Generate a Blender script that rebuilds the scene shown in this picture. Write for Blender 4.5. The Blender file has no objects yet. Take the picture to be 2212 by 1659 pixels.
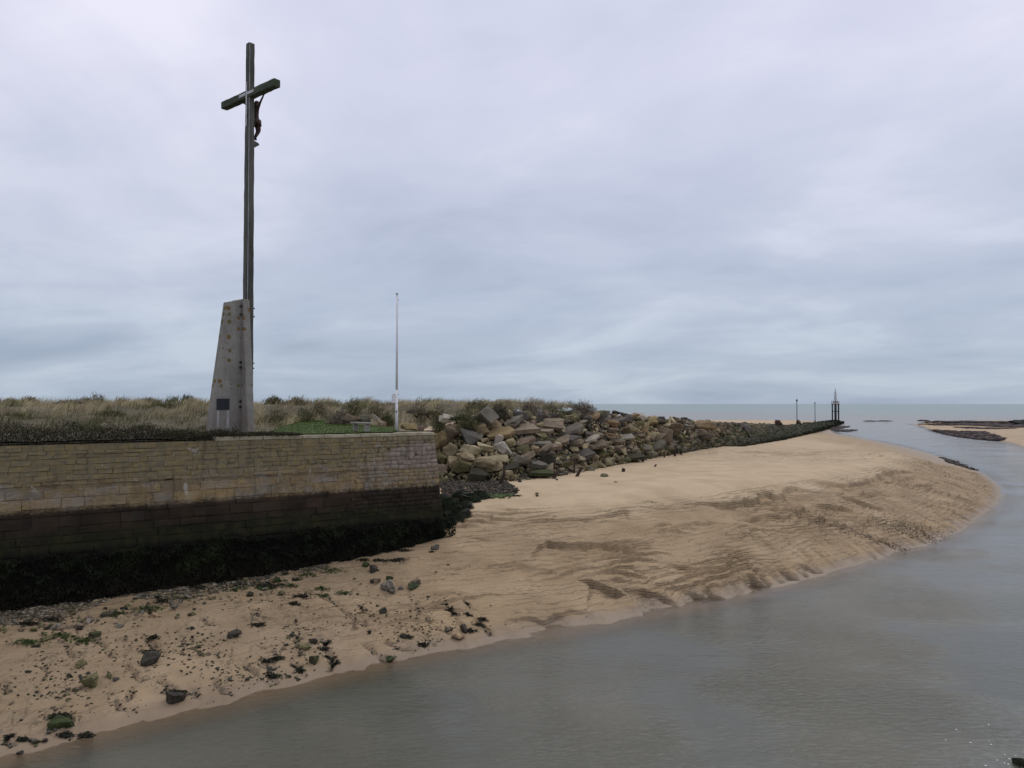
import bpy, bmesh, math, random
import numpy as np
from mathutils import Vector, Matrix, Euler, noise as mnoise
from mathutils.bvhtree import BVHTree

R = math.radians
random.seed(7)
RNG = np.random.default_rng(11)
scn = bpy.context.scene
COL = scn.collection

# ------------------------------------------------------------------ camera
EYE = 11.0
PITCH = math.atan(42.5 / 1659.0)
cam_data = bpy.data.cameras.new('camera')
cam = bpy.data.objects.new('camera', cam_data)
COL.objects.link(cam)
cam.location = (0, 0, EYE)
cam.rotation_euler = (R(90) + PITCH, 0, 0)
cam_data.sensor_width = 36.0
cam_data.lens = 27.0
cam_data.clip_start = 0.1
cam_data.clip_end = 60000
scn.camera = cam

# ------------------------------------------------------------------ sky, sun, exposure
SUN_EL, SUN_AZ = R(52), R(35)          # azimuth clockwise from +Y: beyond the scene, to the right
world = bpy.data.worlds.new('World')
scn.world = world
world.use_nodes = True
WN = world.node_tree
WN.nodes.clear()

class G:
    """tiny node-graph helper"""
    def __init__(s, tree): s.t = tree
    def n(s, typ, **kw):
        nd = s.t.nodes.new(typ)
        for k, v in kw.items():
            if k == 'inp':
                for i, val in v.items():
                    if hasattr(val, 'bl_idname') and not isinstance(val, (int, float, tuple)):
                        s.t.links.new(val, nd.inputs[i])
                    else:
                        nd.inputs[i].default_value = val
            else:
                setattr(nd, k, v)
        return nd
    def math(s, op, a, b=0.0, c=0.0, clamp=False):
        nd = s.n('ShaderNodeMath', operation=op, use_clamp=clamp)
        for i, v in enumerate((a, b, c)):
            if isinstance(v, (int, float)): nd.inputs[i].default_value = v
            else: s.t.links.new(v, nd.inputs[i])
        return nd.outputs[0]
    def mix(s, fac, a, b, blend='MIX'):
        nd = s.n('ShaderNodeMix', data_type='RGBA', blend_type=blend)
        for i, v in ((0, fac), (6, a), (7, b)):
            if isinstance(v, (int, float)): nd.inputs[i].default_value = v
            elif isinstance(v, tuple): nd.inputs[i].default_value = (v + (1,))[:4]
            else: s.t.links.new(v, nd.inputs[i])
        return nd.outputs[2]
    def noise(s, vec, scale, detail=4, rough=0.55, dist=0.0, col=False):
        nd = s.n('ShaderNodeTexNoise')
        nd.inputs['Scale'].default_value = scale
        nd.inputs['Detail'].default_value = detail
        nd.inputs['Roughness'].default_value = rough
        nd.inputs['Distortion'].default_value = dist
        if vec is not None: s.t.links.new(vec, nd.inputs['Vector'])
        return nd.outputs['Color' if col else 'Fac']
    def ramp(s, fac, stops, interp='LINEAR'):
        nd = s.n('ShaderNodeValToRGB')
        cr = nd.color_ramp
        cr.interpolation = interp
        while len(cr.elements) < len(stops): cr.elements.new(0.5)
        for e, (p, c) in zip(cr.elements, stops):
            e.position = p
            e.color = (c, c, c, 1) if isinstance(c, (int, float)) else (c + (1,))[:4]
        s.t.links.new(fac, nd.inputs[0])
        return nd.outputs[0]
    def sstep(s, v, lo, hi, a=0.0, b=1.0):
        nd = s.n('ShaderNodeMapRange', interpolation_type='SMOOTHSTEP')
        nd.inputs[1].default_value = lo; nd.inputs[2].default_value = hi
        nd.inputs[3].default_value = a; nd.inputs[4].default_value = b
        s.t.links.new(v, nd.inputs[0])
        return nd.outputs[0]
    def scale(s, vec, xyz):
        nd = s.n('ShaderNodeVectorMath', operation='MULTIPLY')
        s.t.links.new(vec, nd.inputs[0]); nd.inputs[1].default_value = xyz
        return nd.outputs[0]

g = G(WN)
tc = g.n('ShaderNodeTexCoord')
sep = g.n('ShaderNodeSeparateXYZ')
WN.links.new(tc.outputs['Generated'], sep.inputs[0])
zc = g.math('MAXIMUM', sep.outputs[2], 0.0)
den = g.math('ADD', zc, 0.16)
cmb = g.n('ShaderNodeCombineXYZ')
WN.links.new(g.math('DIVIDE', sep.outputs[0], den), cmb.inputs[0])
WN.links.new(g.math('DIVIDE', sep.outputs[1], den), cmb.inputs[1])
cv = cmb.outputs[0]
base = g.ramp(zc, [(0.0, (.405, .485, .60)), (.06, (.45, .525, .645)), (.2, (.56, .605, .74)),
                   (.42, (.725, .735, .885)), (1.0, (.98, .99, 1.10))])
rotn = g.n('ShaderNodeVectorRotate', rotation_type='Z_AXIS'); WN.links.new(cv, rotn.inputs['Vector']); rotn.inputs['Angle'].default_value = R(38)
cvs = g.scale(rotn.outputs[0], (0.85, 1.05, 1.0))
n1 = g.noise(cvs, 0.72, 6, 0.52, 0.55)
n2 = g.noise(g.scale(rotn.outputs[0], (0.9, 1.2, 1.0)), 2.0, 5, 0.55, 0.5)
nn = g.math('ADD', g.math('MULTIPLY', n1, 0.78), g.math('MULTIPLY', n2, 0.22))
cl = g.ramp(nn, [(.35, (.78, .81, .845)), (.44, (.90, .918, .94)), (.52, (1.0, 1.0, 1.0)), (.62, (1.20, 1.17, 1.12))])
over = g.mix(1.0, base, cl, 'MULTIPLY')
sky = g.n('ShaderNodeTexSky', sky_type='NISHITA')
sky.sun_disc = False
sky.sun_elevation = SUN_EL
sky.sun_rotation = SUN_AZ
skys = g.mix(1.0, sky.outputs[0], (.1, .1, .1), 'MULTIPLY')
fin = g.mix(0.94, skys, over)
bg = g.n('ShaderNodeBackground')
WN.links.new(fin, bg.inputs[0])
bg.inputs[1].default_value = 1.0
wo = g.n('ShaderNodeOutputWorld')
WN.links.new(bg.outputs[0], wo.inputs[0])

sd = bpy.data.lights.new('sun', 'SUN')
sd.energy = 1.0
sd.angle = R(35)
sd.color = (1.0, 0.97, 0.92)
sun = bpy.data.objects.new('sun', sd)
COL.objects.link(sun)
sun_dir = Vector((math.sin(SUN_AZ) * math.cos(SUN_EL), math.cos(SUN_AZ) * math.cos(SUN_EL), math.sin(SUN_EL)))
sun.rotation_euler = sun_dir.to_track_quat('Z', 'Y').to_euler()
sun.location = (0, 0, 60)

scn.view_settings.view_transform = 'Standard'
scn.view_settings.look = 'None'
scn.view_settings.exposure = 0.0
scn.view_settings.gamma = 1.0
scn.view_settings.use_curve_mapping = False
scn.render.engine = 'CYCLES'
scn.cycles.max_bounces = 6

# ------------------------------------------------------------------ generic helpers
def tag(o, label=None, cat=None, group=None, kind=None):
    if label: o['label'] = label
    if cat: o['category'] = cat
    if group: o['group'] = group
    if kind: o['kind'] = kind
    return o

def empty(name, loc=(0, 0, 0), rz=0.0):
    o = bpy.data.objects.new(name, None)
    o.location = loc; o.rotation_euler = (0, 0, rz); o.empty_display_size = .3
    COL.objects.link(o)
    return o

def link(name, me, mat=None, parent=None, loc=(0, 0, 0), rot=(0, 0, 0), scale=(1, 1, 1)):
    o = bpy.data.objects.new(name, me)
    COL.objects.link(o)
    o.location = loc; o.rotation_euler = rot; o.scale = scale
    if mat and not me.materials: me.materials.append(mat)
    if parent: o.parent = parent
    return o

def fast_mesh(name, V, F, attrs=None, smooth=False):
    """V (n,3) ; F list of int arrays (m,k)"""
    me = bpy.data.meshes.new(name)
    V = np.asarray(V, np.float32)
    if not isinstance(F, (list, tuple)): F = [F]
    F = [np.asarray(f, np.int32) for f in F if len(f)]
    me.vertices.add(len(V)); me.vertices.foreach_set('co', V.ravel())
    tot = np.concatenate([np.full(len(f), f.shape[1], np.int32) for f in F])
    idx = np.concatenate([f.ravel() for f in F])
    me.loops.add(len(idx)); me.loops.foreach_set('vertex_index', idx)
    me.polygons.add(len(tot))
    st = np.zeros(len(tot), np.int32); st[1:] = np.cumsum(tot)[:-1]
    me.polygons.foreach_set('loop_start', st)
    me.polygons.foreach_set('loop_total', tot)
    if smooth: me.polygons.foreach_set('use_smooth', np.ones(len(tot), bool))
    me.update(calc_edges=True)
    for k, a in (attrs or {}).items():
        a = np.asarray(a, np.float32)
        if a.ndim == 1:
            at = me.attributes.new(k, 'FLOAT', 'POINT'); at.data.foreach_set('value', a)
        else:
            if a.shape[1] == 3: a = np.concatenate([a, np.ones((len(a), 1), np.float32)], 1)
            at = me.attributes.new(k, 'FLOAT_COLOR', 'POINT'); at.data.foreach_set('color', a.ravel())
    return me

def mesh_np(me):
    V = np.zeros(len(me.vertices) * 3, np.float32); me.vertices.foreach_get('co', V)
    V = V.reshape(-1, 3)
    F = np.array([list(p.vertices) for p in me.polygons if len(p.vertices) == 3], np.int32).reshape(-1, 3)
    Q = np.array([list(p.vertices) for p in me.polygons if len(p.vertices) == 4], np.int32).reshape(-1, 4)
    return V, F, Q

class MB:
    """collects shapes in one bmesh"""
    def __init__(s): s.bm = bmesh.new()
    def box(s, size, loc=(0, 0, 0), rot=None, bev=0.0, taper=None):
        r = bmesh.ops.create_cube(s.bm, size=1.0)
        vs = r['verts']
        for v in vs:
            k = 1.0
            if taper and v.co.z > 0: k = taper
            v.co = Vector((v.co.x * size[0] * k, v.co.y * size[1] * k, v.co.z * size[2]))
        if bev > 0:
            es = list({e for v in vs for e in v.link_edges})
            rb = bmesh.ops.bevel(s.bm, geom=es, offset=bev, segments=1, affect='EDGES', profile=.5)
            vs = list({v for f in rb['faces'] for v in f.verts} | {v for v in vs if v.is_valid})
        M = Matrix.Translation(loc) @ (rot.to_matrix().to_4x4() if rot else Matrix())
        bmesh.ops.transform(s.bm, matrix=M, verts=[v for v in vs if v.is_valid])
        return s
    def tube(s, p0, p1, r0, r1=None, seg=10):
        p0, p1 = Vector(p0), Vector(p1)
        d = p1 - p0
        M = Matrix.Translation((p0 + p1) / 2) @ d.to_track_quat('Z', 'Y').to_matrix().to_4x4()
        bmesh.ops.create_cone(s.bm, cap_ends=True, segments=seg, radius1=r0, radius2=(r0 if r1 is None else r1), depth=d.length, matrix=M)
        return s
    def poly_prism(s, pts_bottom, pts_top):
        n = len(pts_bottom)
        a = [s.bm.verts.new(p) for p in pts_bottom]; b = [s.bm.verts.new(p) for p in pts_top]
        s.bm.faces.new(list(reversed(a))); s.bm.faces.new(b)
        for i in range(n):
            j = (i + 1) % n
            s.bm.faces.new((a[i], a[j], b[j], b[i]))
        return s
    def sphere(s, loc, r, sc=(1, 1, 1), sub=2):
        M = Matrix.Translation(loc) @ Matrix.Diagonal((sc[0], sc[1], sc[2], 1))
        bmesh.ops.create_icosphere(s.bm, subdivisions=sub, radius=r, matrix=M)
        return s
    def build(s, name, mat=None, parent=None, smooth=False, **kw):
        bmesh.ops.recalc_face_normals(s.bm, faces=s.bm.faces)
        me = bpy.data.meshes.new(name)
        s.bm.to_mesh(me); s.bm.free()
        if smooth:
            me.polygons.foreach_set('use_smooth', np.ones(len(me.polygons), bool))
        return link(name, me, mat, parent, **kw)

# numpy gradient noise
def _hash(ix, iy, seed):
    h = (ix.astype(np.int64) * 374761393 + iy.astype(np.int64) * 668265263 + seed * 1442695041) & 0xffffffff
    h = ((h ^ (h >> 13)) * 1274126177) & 0xffffffff
    return (h ^ (h >> 16)) & 0xffffffff

def gnoise(x, y, seed=0):
    x = np.asarray(x, np.float64); y = np.asarray(y, np.float64)
    ix = np.floor(x); iy = np.floor(y)
    fx = x - ix; fy = y - iy
    ux = fx * fx * fx * (fx * (fx * 6 - 15) + 10); uy = fy * fy * fy * (fy * (fy * 6 - 15) + 10)
    def gr(dx, dy):
        a = _hash(ix + dx, iy + dy, seed) * (2 * math.pi / 4294967296.0)
        return np.cos(a) * (fx - dx) + np.sin(a) * (fy - dy)
    a = gr(0, 0); b = gr(1, 0); c = gr(0, 1); d = gr(1, 1)
    return 1.4 * ((a * (1 - ux) + b * ux) * (1 - uy) + (c * (1 - ux) + d * ux) * uy)

def fbm(x, y, seed=0, oct=4, gain=.5, lac=2.03):
    s = 0.0; a = 1.0
    for i in range(oct):
        s = s + a * gnoise(x, y, seed + i * 17)
        x = x * lac; y = y * lac; a *= gain
    return s

def sm(x, a, b):
    t = np.clip((x - a) / (b - a), 0, 1)
    return t * t * (3 - 2 * t)

def lerp_col(a, b, t):
    return tuple(a[i] + (b[i] - a[i]) * t for i in range(3))

CP, SP = math.cos(PITCH), math.sin(PITCH)
def ray(u, v):
    """direction of the line of sight in survey coordinates (2212 wide plate)"""
    x = (u - 1106) / 1659.0; y = -(v - 829.5) / 1659.0
    return Vector((x, CP - y * SP, SP + y * CP))
def at_z(u, v, z):
    d = ray(u, v); k = (z - EYE) / d.z
    return Vector((d.x * k, d.y * k, z))
def at_y(u, v, Y):
    d = ray(u, v); k = Y / d.y
    return Vector((d.x * k, Y, EYE + d.z * k))

def poly_sd(X, Y, pts, closed=False):
    """distance to polyline"""
    best = np.full(X.shape, 1e9)
    n = len(pts)
    for i in range(n if closed else n - 1):
        ax, ay = pts[i][0], pts[i][1]; bx, by = pts[(i + 1) % n][0], pts[(i + 1) % n][1]
        dx, dy = bx - ax, by - ay
        L2 = dx * dx + dy * dy + 1e-9
        t = np.clip(((X - ax) * dx + (Y - ay) * dy) / L2, 0, 1)
        best = np.minimum(best, np.hypot(X - ax - t * dx, Y - ay - t * dy))
    return best

def inside(X, Y, pts):
    r = np.zeros(X.shape, bool)
    n = len(pts)
    for i in range(n):
        ax, ay = pts[i][0], pts[i][1]; bx, by = pts[(i + 1) % n][0], pts[(i + 1) % n][1]
        c = ((ay > Y) != (by > Y))
        with np.errstate(divide='ignore', invalid='ignore'):
            xi = (bx - ax) * (Y - ay) / (by - ay if by != ay else 1e-9) + ax
        r ^= c & (X < xi)
    return r

# ------------------------------------------------------------------ materials
def new_mat(name):
    m = bpy.data.materials.new(name)
    m.use_nodes = True
    t = m.node_tree
    t.nodes.clear()
    gg = G(t)
    out = gg.n('ShaderNodeOutputMaterial')
    b = gg.n('ShaderNodeBsdfPrincipled')
    t.links.new(b.outputs[0], out.inputs[0])
    geo = gg.n('ShaderNodeNewGeometry')
    return m, gg, b, geo.outputs['Position'], out

def setc(gg, b, col=None, rough=None, bump=None, bstr=.3, bdist=.02, spec=None):
    t = gg.t
    if col is not None:
        if isinstance(col, tuple): b.inputs['Base Color'].default_value = (col + (1,))[:4]
        else: t.links.new(col, b.inputs['Base Color'])
    if rough is not None:
        if isinstance(rough, (int, float)): b.inputs['Roughness'].default_value = rough
        else: t.links.new(rough, b.inputs['Roughness'])
    if spec is not None: b.inputs['Specular IOR Level'].default_value = spec
    if bump is not None:
        bn = gg.n('ShaderNodeBump')
        bn.inputs['Strength'].default_value = bstr; bn.inputs['Distance'].default_value = bdist
        t.links.new(bump, bn.inputs['Height']); t.links.new(bn.outputs[0], b.inputs['Normal'])

def simple_mat(name, ca, cb, scale=3.0, rough=.85, bstr=.4, bdist=.02, stretch=(1, 1, 1), lo=.35, hi=.65, spec=.3):
    m, gg, b, P, o = new_mat(name)
    v = gg.scale(P, stretch)
    n = gg.noise(v, scale, 6, .6)
    n2 = gg.noise(v, scale * 6, 4, .6)
    f = gg.math('ADD', gg.math('MULTIPLY', n, .7), gg.math('MULTIPLY', n2, .3))
    c = gg.mix(gg.sstep(f, lo, hi), ca, cb)
    setc(gg, b, c, rough, f, bstr, bdist, spec)
    return m

def attr(gg, name, out='Fac', typ='GEOMETRY'):
    a = gg.n('ShaderNodeAttribute', attribute_name=name, attribute_type=typ)
    return a.outputs[out]

def z_of(gg, P):
    s = gg.n('ShaderNodeSeparateXYZ'); gg.t.links.new(P, s.inputs[0])
    return s.outputs[2], s.outputs[0], s.outputs[1]

# sand
def sand_material():
    m, gg, b, P, o = new_mat('sand')
    damp = attr(gg, 'damp'); wet = attr(gg, 'wet'); dirt = attr(gg, 'dirt'); bank = attr(gg, 'bank'); cut = attr(gg, 'cut')
    n = gg.noise(P, .35, 5, .55)
    nf = gg.noise(P, 9.0, 4, .65)
    dry = gg.mix(gg.sstep(n, .35, .65), (.46, .352, .225), (.405, .303, .188))
    moist = gg.mix(gg.sstep(n, .35, .65), (.31, .22, .127), (.255, .18, .102))
    c = gg.mix(damp, dry, moist)
    c = gg.mix(gg.math('MULTIPLY', cut, .5), c, (.165, .112, .067))      # shade of cut faces put into the colour, with damp layers
    c = gg.mix(gg.math('MULTIPLY', wet, .7), c, (.17, .128, .09))
    grit = gg.sstep(gg.noise(P, 3.2, 5, .7), .46, .62)
    c = gg.mix(gg.math('MULTIPLY', dirt, grit), c, (.07, .058, .04))
    speck = gg.sstep(nf, .60, .72)
    c = gg.mix(gg.math('MULTIPLY', speck, .25), c, (.16, .12, .085))
    c_pre = c
    rg = gg.math('SUBTRACT', .9, gg.math('MULTIPLY', wet, .36))
    z, x, y = z_of(gg, P)
    rt = gg.n('ShaderNodeVectorRotate', rotation_type='Z_AXIS'); gg.t.links.new(P, rt.inputs['Vector']); rt.inputs['Angle'].default_value = -math.atan2(.6, .8)
    Pl = gg.scale(rt.outputs[0], (.42, 1.15, 1.0))
    zz = gg.math('ADD', gg.math('ADD', z, gg.math('MULTIPLY', gg.noise(Pl, .42, 5, .6, .2), .60)), gg.math('MULTIPLY', gg.noise(Pl, 3.2, 4, .65), .07))
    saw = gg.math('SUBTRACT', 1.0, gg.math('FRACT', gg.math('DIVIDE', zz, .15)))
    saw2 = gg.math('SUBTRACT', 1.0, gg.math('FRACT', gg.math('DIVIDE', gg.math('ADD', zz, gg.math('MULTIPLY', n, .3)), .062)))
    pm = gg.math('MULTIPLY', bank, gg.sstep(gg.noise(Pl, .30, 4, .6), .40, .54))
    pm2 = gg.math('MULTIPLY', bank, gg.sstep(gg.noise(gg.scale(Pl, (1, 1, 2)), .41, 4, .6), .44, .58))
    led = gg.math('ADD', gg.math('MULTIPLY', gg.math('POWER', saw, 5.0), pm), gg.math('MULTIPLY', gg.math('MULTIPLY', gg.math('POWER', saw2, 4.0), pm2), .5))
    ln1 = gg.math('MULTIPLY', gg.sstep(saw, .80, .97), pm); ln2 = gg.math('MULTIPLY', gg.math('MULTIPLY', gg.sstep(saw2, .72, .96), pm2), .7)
    ledge_shade = gg.math('MULTIPLY', gg.math('MAXIMUM', ln1, ln2), gg.sstep(gg.noise(Pl, 1.7, 3, .6), .40, .58))
    c = gg.mix(gg.math('MULTIPLY', ledge_shade, .55), c_pre, (.13, .088, .052))  # thin ledge-line shade painted into the colour, along with damp sand
    streak = gg.noise(gg.scale(P, (1.0, 2.4, 3.0)), 2.2, 6, .62, .8)
    h = gg.math('ADD', gg.math('MULTIPLY', streak, gg.math('ADD', .12, gg.math('MULTIPLY', damp, .30))), gg.math('MULTIPLY', nf, .12))
    h = gg.math('MULTIPLY', h, gg.math('SUBTRACT', 1.0, gg.math('MULTIPLY', wet, .9)))
    h = gg.math('ADD', h, gg.math('MULTIPLY', led, .9))
    setc(gg, b, c, rg, h, .95, .13, .25)
    return m

def water_material():
    m, gg, b, P, o = new_mat('water')
    t = gg.t
    dep = attr(gg, 'depth'); far = attr(gg, 'far')
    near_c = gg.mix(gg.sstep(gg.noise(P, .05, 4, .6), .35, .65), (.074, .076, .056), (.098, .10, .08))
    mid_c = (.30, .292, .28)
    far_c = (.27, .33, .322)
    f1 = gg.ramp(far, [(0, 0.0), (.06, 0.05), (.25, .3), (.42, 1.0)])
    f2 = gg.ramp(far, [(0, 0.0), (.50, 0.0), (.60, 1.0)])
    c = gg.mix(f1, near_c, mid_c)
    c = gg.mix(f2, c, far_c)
    z, x, y = z_of(gg, P)
    w1 = gg.noise(gg.scale(P, (1.0, 1.9, 1.0)), 2.5, 5, .62, .6)
    w2 = gg.noise(gg.scale(P, (.6, 1.4, 1.0)), .22, 4, .55, .3)
    patch = gg.sstep(gg.noise(P, .11, 3, .5), .40, .60, .25, 1.25)
    h = gg.math('ADD', gg.math('MULTIPLY', w1, patch), gg.math('MULTIPLY', w2, 1.6))
    bn = gg.n('ShaderNodeBump')
    bn.inputs['Strength'].default_value = 1.0; bn.inputs['Distance'].default_value = .10
    t.links.new(h, bn.inputs['Height'])
    t.nodes.remove(b)
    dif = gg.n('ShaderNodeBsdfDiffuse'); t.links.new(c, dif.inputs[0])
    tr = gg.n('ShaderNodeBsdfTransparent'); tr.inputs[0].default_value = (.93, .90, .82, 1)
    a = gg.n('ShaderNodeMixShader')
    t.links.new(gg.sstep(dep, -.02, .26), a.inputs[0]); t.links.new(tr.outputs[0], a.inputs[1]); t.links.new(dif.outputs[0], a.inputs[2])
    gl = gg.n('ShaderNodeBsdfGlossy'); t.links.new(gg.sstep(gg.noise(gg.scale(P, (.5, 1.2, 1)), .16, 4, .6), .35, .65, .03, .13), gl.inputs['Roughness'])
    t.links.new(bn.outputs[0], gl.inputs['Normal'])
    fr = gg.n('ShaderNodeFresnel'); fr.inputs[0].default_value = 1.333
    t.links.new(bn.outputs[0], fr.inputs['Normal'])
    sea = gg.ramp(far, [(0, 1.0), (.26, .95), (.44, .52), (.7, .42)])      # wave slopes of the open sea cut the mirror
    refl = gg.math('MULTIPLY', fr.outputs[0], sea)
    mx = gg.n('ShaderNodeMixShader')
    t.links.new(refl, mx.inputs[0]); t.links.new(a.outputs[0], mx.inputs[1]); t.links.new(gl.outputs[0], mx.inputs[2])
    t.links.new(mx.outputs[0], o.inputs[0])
    return m

def rock_material(name, use_attr):
    m, gg, b, P, o = new_mat(name)
    if use_attr: base = attr(gg, 'tint', 'Color')
    else:
        oi = gg.n('ShaderNodeObjectInfo'); base = oi.outputs['Color']
    n = gg.noise(P, 1.1, 6, .62); nf = gg.noise(P, 7.0, 5, .65)
    f = gg.math('ADD', gg.math('MULTIPLY', n, .6), gg.math('MULTIPLY', nf, .4))
    c = gg.mix(gg.sstep(f, .3, .7), gg.mix(1.0, base, (.62, .60, .57), 'MULTIPLY'), gg.mix(1.0, base, (1.22, 1.2, 1.16), 'MULTIPLY'))
    blot = gg.sstep(gg.noise(P, 2.6, 5, .7), .58, .66)
    c = gg.mix(gg.math('MULTIPLY', blot, .5), c, (.085, .08, .062))
    # green tidal growth low on the pile, its edge ragged
    z, x, y = z_of(gg, P)
    zz = gg.math('ADD', z, gg.math('MULTIPLY', gg.noise(P, .7, 4, .6), 2.4))
    alg = gg.sstep(zz, 5.4, 7.2, 1.0, 0.0)
    c = gg.mix(gg.math('MULTIPLY', alg, .45), c, (.078, .074, .036))
    slime = gg.sstep(zz, 4.5, 5.9, 1.0, 0.0)
    c = gg.mix(gg.math('MULTIPLY', slime, .6), c, (.028, .030, .02))
    setc(gg, b, c, .9, f, 1.0, .14, .2)
    return m

def stone_material():
    m, gg, b, P, o = new_mat('beach_stone')
    oi = gg.n('ShaderNodeObjectInfo'); base = oi.outputs['Color']
    n = gg.noise(P, 4.0, 6, .65); nf = gg.noise(P, 16.0, 4, .65)
    f = gg.math('ADD', gg.math('MULTIPLY', n, .6), gg.math('MULTIPLY', nf, .4))
    c = gg.mix(gg.sstep(f, .35, .65), gg.mix(1.0, base, (.5, .48, .45), 'MULTIPLY'), gg.mix(1.0, base, (1.5, 1.45, 1.4), 'MULTIPLY'))
    c = gg.mix(gg.math('MULTIPLY', gg.sstep(gg.noise(P, 2.2, 5, .7), .52, .6), .7), c, (.016, .016, .011))
    setc(gg, b, c, .8, f, .9, .06, .25)
    return m

def tint_material(name, rough=.8, trans=0.0, spec=.25, nscale=0):
    m, gg, b, P, o = new_mat(name)
    c = attr(gg, 'tint', 'Color')
    if nscale:
        n = gg.noise(P, nscale, 4, .6)
        c = gg.mix(gg.sstep(n, .35, .65), gg.mix(1.0, c, (.7, .7, .7), 'MULTIPLY'), c)
    setc(gg, b, c, rough, None, spec=spec)
    return m

# wall frame
WALL_C = Vector((-4.85, 47.8, 0)); WDIR = Vector((.829, .559, 0)).normalized()
WBACK = Vector((-WDIR.y, WDIR.x, 0))
WALL_TOP = 9.24
BAT = .085
def wall_material():
    m, gg, b, P, o = new_mat('wall_stone')
    rnd = attr(gg, 'rnd')
    z, x, y = z_of(gg, P)
    dv = gg.n('ShaderNodeVectorMath', operation='SUBTRACT'); gg.t.links.new(P, dv.inputs[0]); dv.inputs[1].default_value = WALL_C
    dt = gg.n('ShaderNodeVectorMath', operation='DOT_PRODUCT'); gg.t.links.new(dv.outputs[0], dt.inputs[0]); dt.inputs[1].default_value = WDIR
    s = gg.math('MULTIPLY', dt.outputs['Value'], -1.0)
    n = gg.noise(P, 1.3, 6, .62); nf = gg.noise(gg.scale(P, (1, 1, 2.2)), 6.0, 5, .65)
    f = gg.math('ADD', gg.math('MULTIPLY', n, .5), gg.math('MULTIPLY', nf, .5))
    strat = gg.noise(gg.scale(P, (.9, .9, 6.0)), 1.1, 6, .68, .3)
    buff = gg.ramp(gg.math('ADD', gg.math('MULTIPLY', rnd, .55), gg.math('MULTIPLY', n, .45)), [(.15, (.19, .145, .09)), (.38, (.26, .19, .10)), (.52, (.22, .178, .12)), (.66, (.29, .205, .10)), (.85, (.23, .208, .178))])
    buff = gg.mix(gg.math('MULTIPLY', gg.sstep(strat, .52, .66), .5), buff, (.085, .068, .048))
    c = gg.mix(gg.sstep(f, .3, .7), gg.mix(1.0, buff, (.6, .6, .6), 'MULTIPLY'), gg.mix(1.0, buff, (1.12, 1.12, 1.12), 'MULTIPLY'))
    grey_p = gg.sstep(gg.noise(gg.scale(P, (1, 1, 1.8)), .55, 6, .68, .5), .50, .62)
    c = gg.mix(gg.math('MULTIPLY', grey_p, .55), c, gg.mix(nf, (.12, .108, .09), (.29, .268, .235)))
    # paler washed stones towards the corner
    pale = gg.math('MULTIPLY', gg.sstep(s, 1.5, 8.0, 1.0, 0.0), gg.sstep(z, 6.9, 7.3))
    c = gg.mix(gg.math('MULTIPLY', pale, .75), c, gg.mix(rnd, (.20, .165, .14), (.29, .245, .21)))
    # ochre lichen on the upper courses
    nl = gg.noise(P, 1.3, 7, .72, .5)
    edge = gg.math('ADD', 7.05, gg.sstep(s, 0.0, 7.0, 1.5, 0.0))
    zl = gg.math('ADD', gg.math('SUBTRACT', z, edge), gg.math('MULTIPLY', gg.math('SUBTRACT', nl, .5), 2.6))
    lich = gg.sstep(zl, -.15, .5)
    lc = gg.mix(gg.sstep(gg.noise(P, 3.5, 6, .7), .4, .66), (.158, .136, .088), (.225, .172, .078))
    c = gg.mix(gg.math('MULTIPLY', lich, .88), c, lc)
    # white lime bloom streaks
    wl = gg.math('MULTIPLY', gg.sstep(gg.noise(gg.scale(P, (1.6, 1.6, .9)), .9, 6, .75, .6), .61, .66), gg.sstep(z, 6.0, 6.4))
    c = gg.mix(gg.math('MULTIPLY', wl, .6), c, (.42, .40, .37))
    run = gg.sstep(gg.noise(gg.scale(P, (3.2, 3.2, .28)), 1.0, 5, .62), .52, .70)
    c = gg.mix(gg.math('MULTIPLY', run, .42), c, (.055, .048, .036))
    # tide marks
    zn = gg.math('ADD', z, gg.math('MULTIPLY', gg.math('SUBTRACT', n, .5), .28))
    t1 = gg.sstep(gg.math('ADD', zn, gg.math('MULTIPLY', gg.math('SUBTRACT', nf, .5), .35)), 5.82, 6.18, 1.0, 0.0)
    red = gg.mix(gg.sstep(gg.noise(P, .8, 5, .6), .42, .62), (.012, .0098, .008), (.026, .0165, .0125))
    c = gg.mix(gg.math('MULTIPLY', t1, .93), c, gg.mix(1.0, red, gg.ramp(rnd, [(0, .8), (1, 1.2)]), 'MULTIPLY'))
    t2 = gg.sstep(zn, 4.55, 5.35, 1.0, 0.0)
    c = gg.mix(gg.math('MULTIPLY', t2, .85), c, gg.mix(gg.sstep(nl, .4, .65), (.012, .013, .0075), (.027, .027, .0105)))
    t3 = gg.sstep(zn, 3.95, 4.25, 1.0, 0.0)
    c = gg.mix(gg.math('MULTIPLY', t3, .95), c, gg.mix(gg.sstep(n, .4, .6), (.006, .0065, .004), (.012, .010, .006)))
    setc(gg, b, c, .92, f, .8, .05, .15)
    return m

M = {}
M['sand'] = sand_material()
M['water'] = water_material()
M['rock'] = rock_material('rock', False)
M['stone'] = stone_material()
M['rock_stuff'] = rock_material('rock_rubble', True)
M['wall'] = wall_material()
M['blade'] = tint_material('grass_blade', .8, 0, .15)
M['weed'] = tint_material('seaweed', .75, 0, .12)
M['pebble'] = tint_material('pebble', .8, 0, .3, 8.0)
M['mound'] = simple_mat('rubble_core', (.03, .028, .020), (.07, .058, .04), 1.2)  # darkness of the gaps between rocks painted into the core colour
M['soil'] = simple_mat('dune_soil', (.065, .056, .034), (.12, .10, .062), .6, .95)
M['timber'] = simple_mat('weathered_timber', (.042, .043, .035), (.112, .112, .092), 2.5, .9, .6, .02, (1, 1, .12))
M['timber_dark'] = simple_mat('wet_timber', (.022, .016, .012), (.075, .05, .035), 4, .85, .6, .02, (1, 1, .2))
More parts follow.
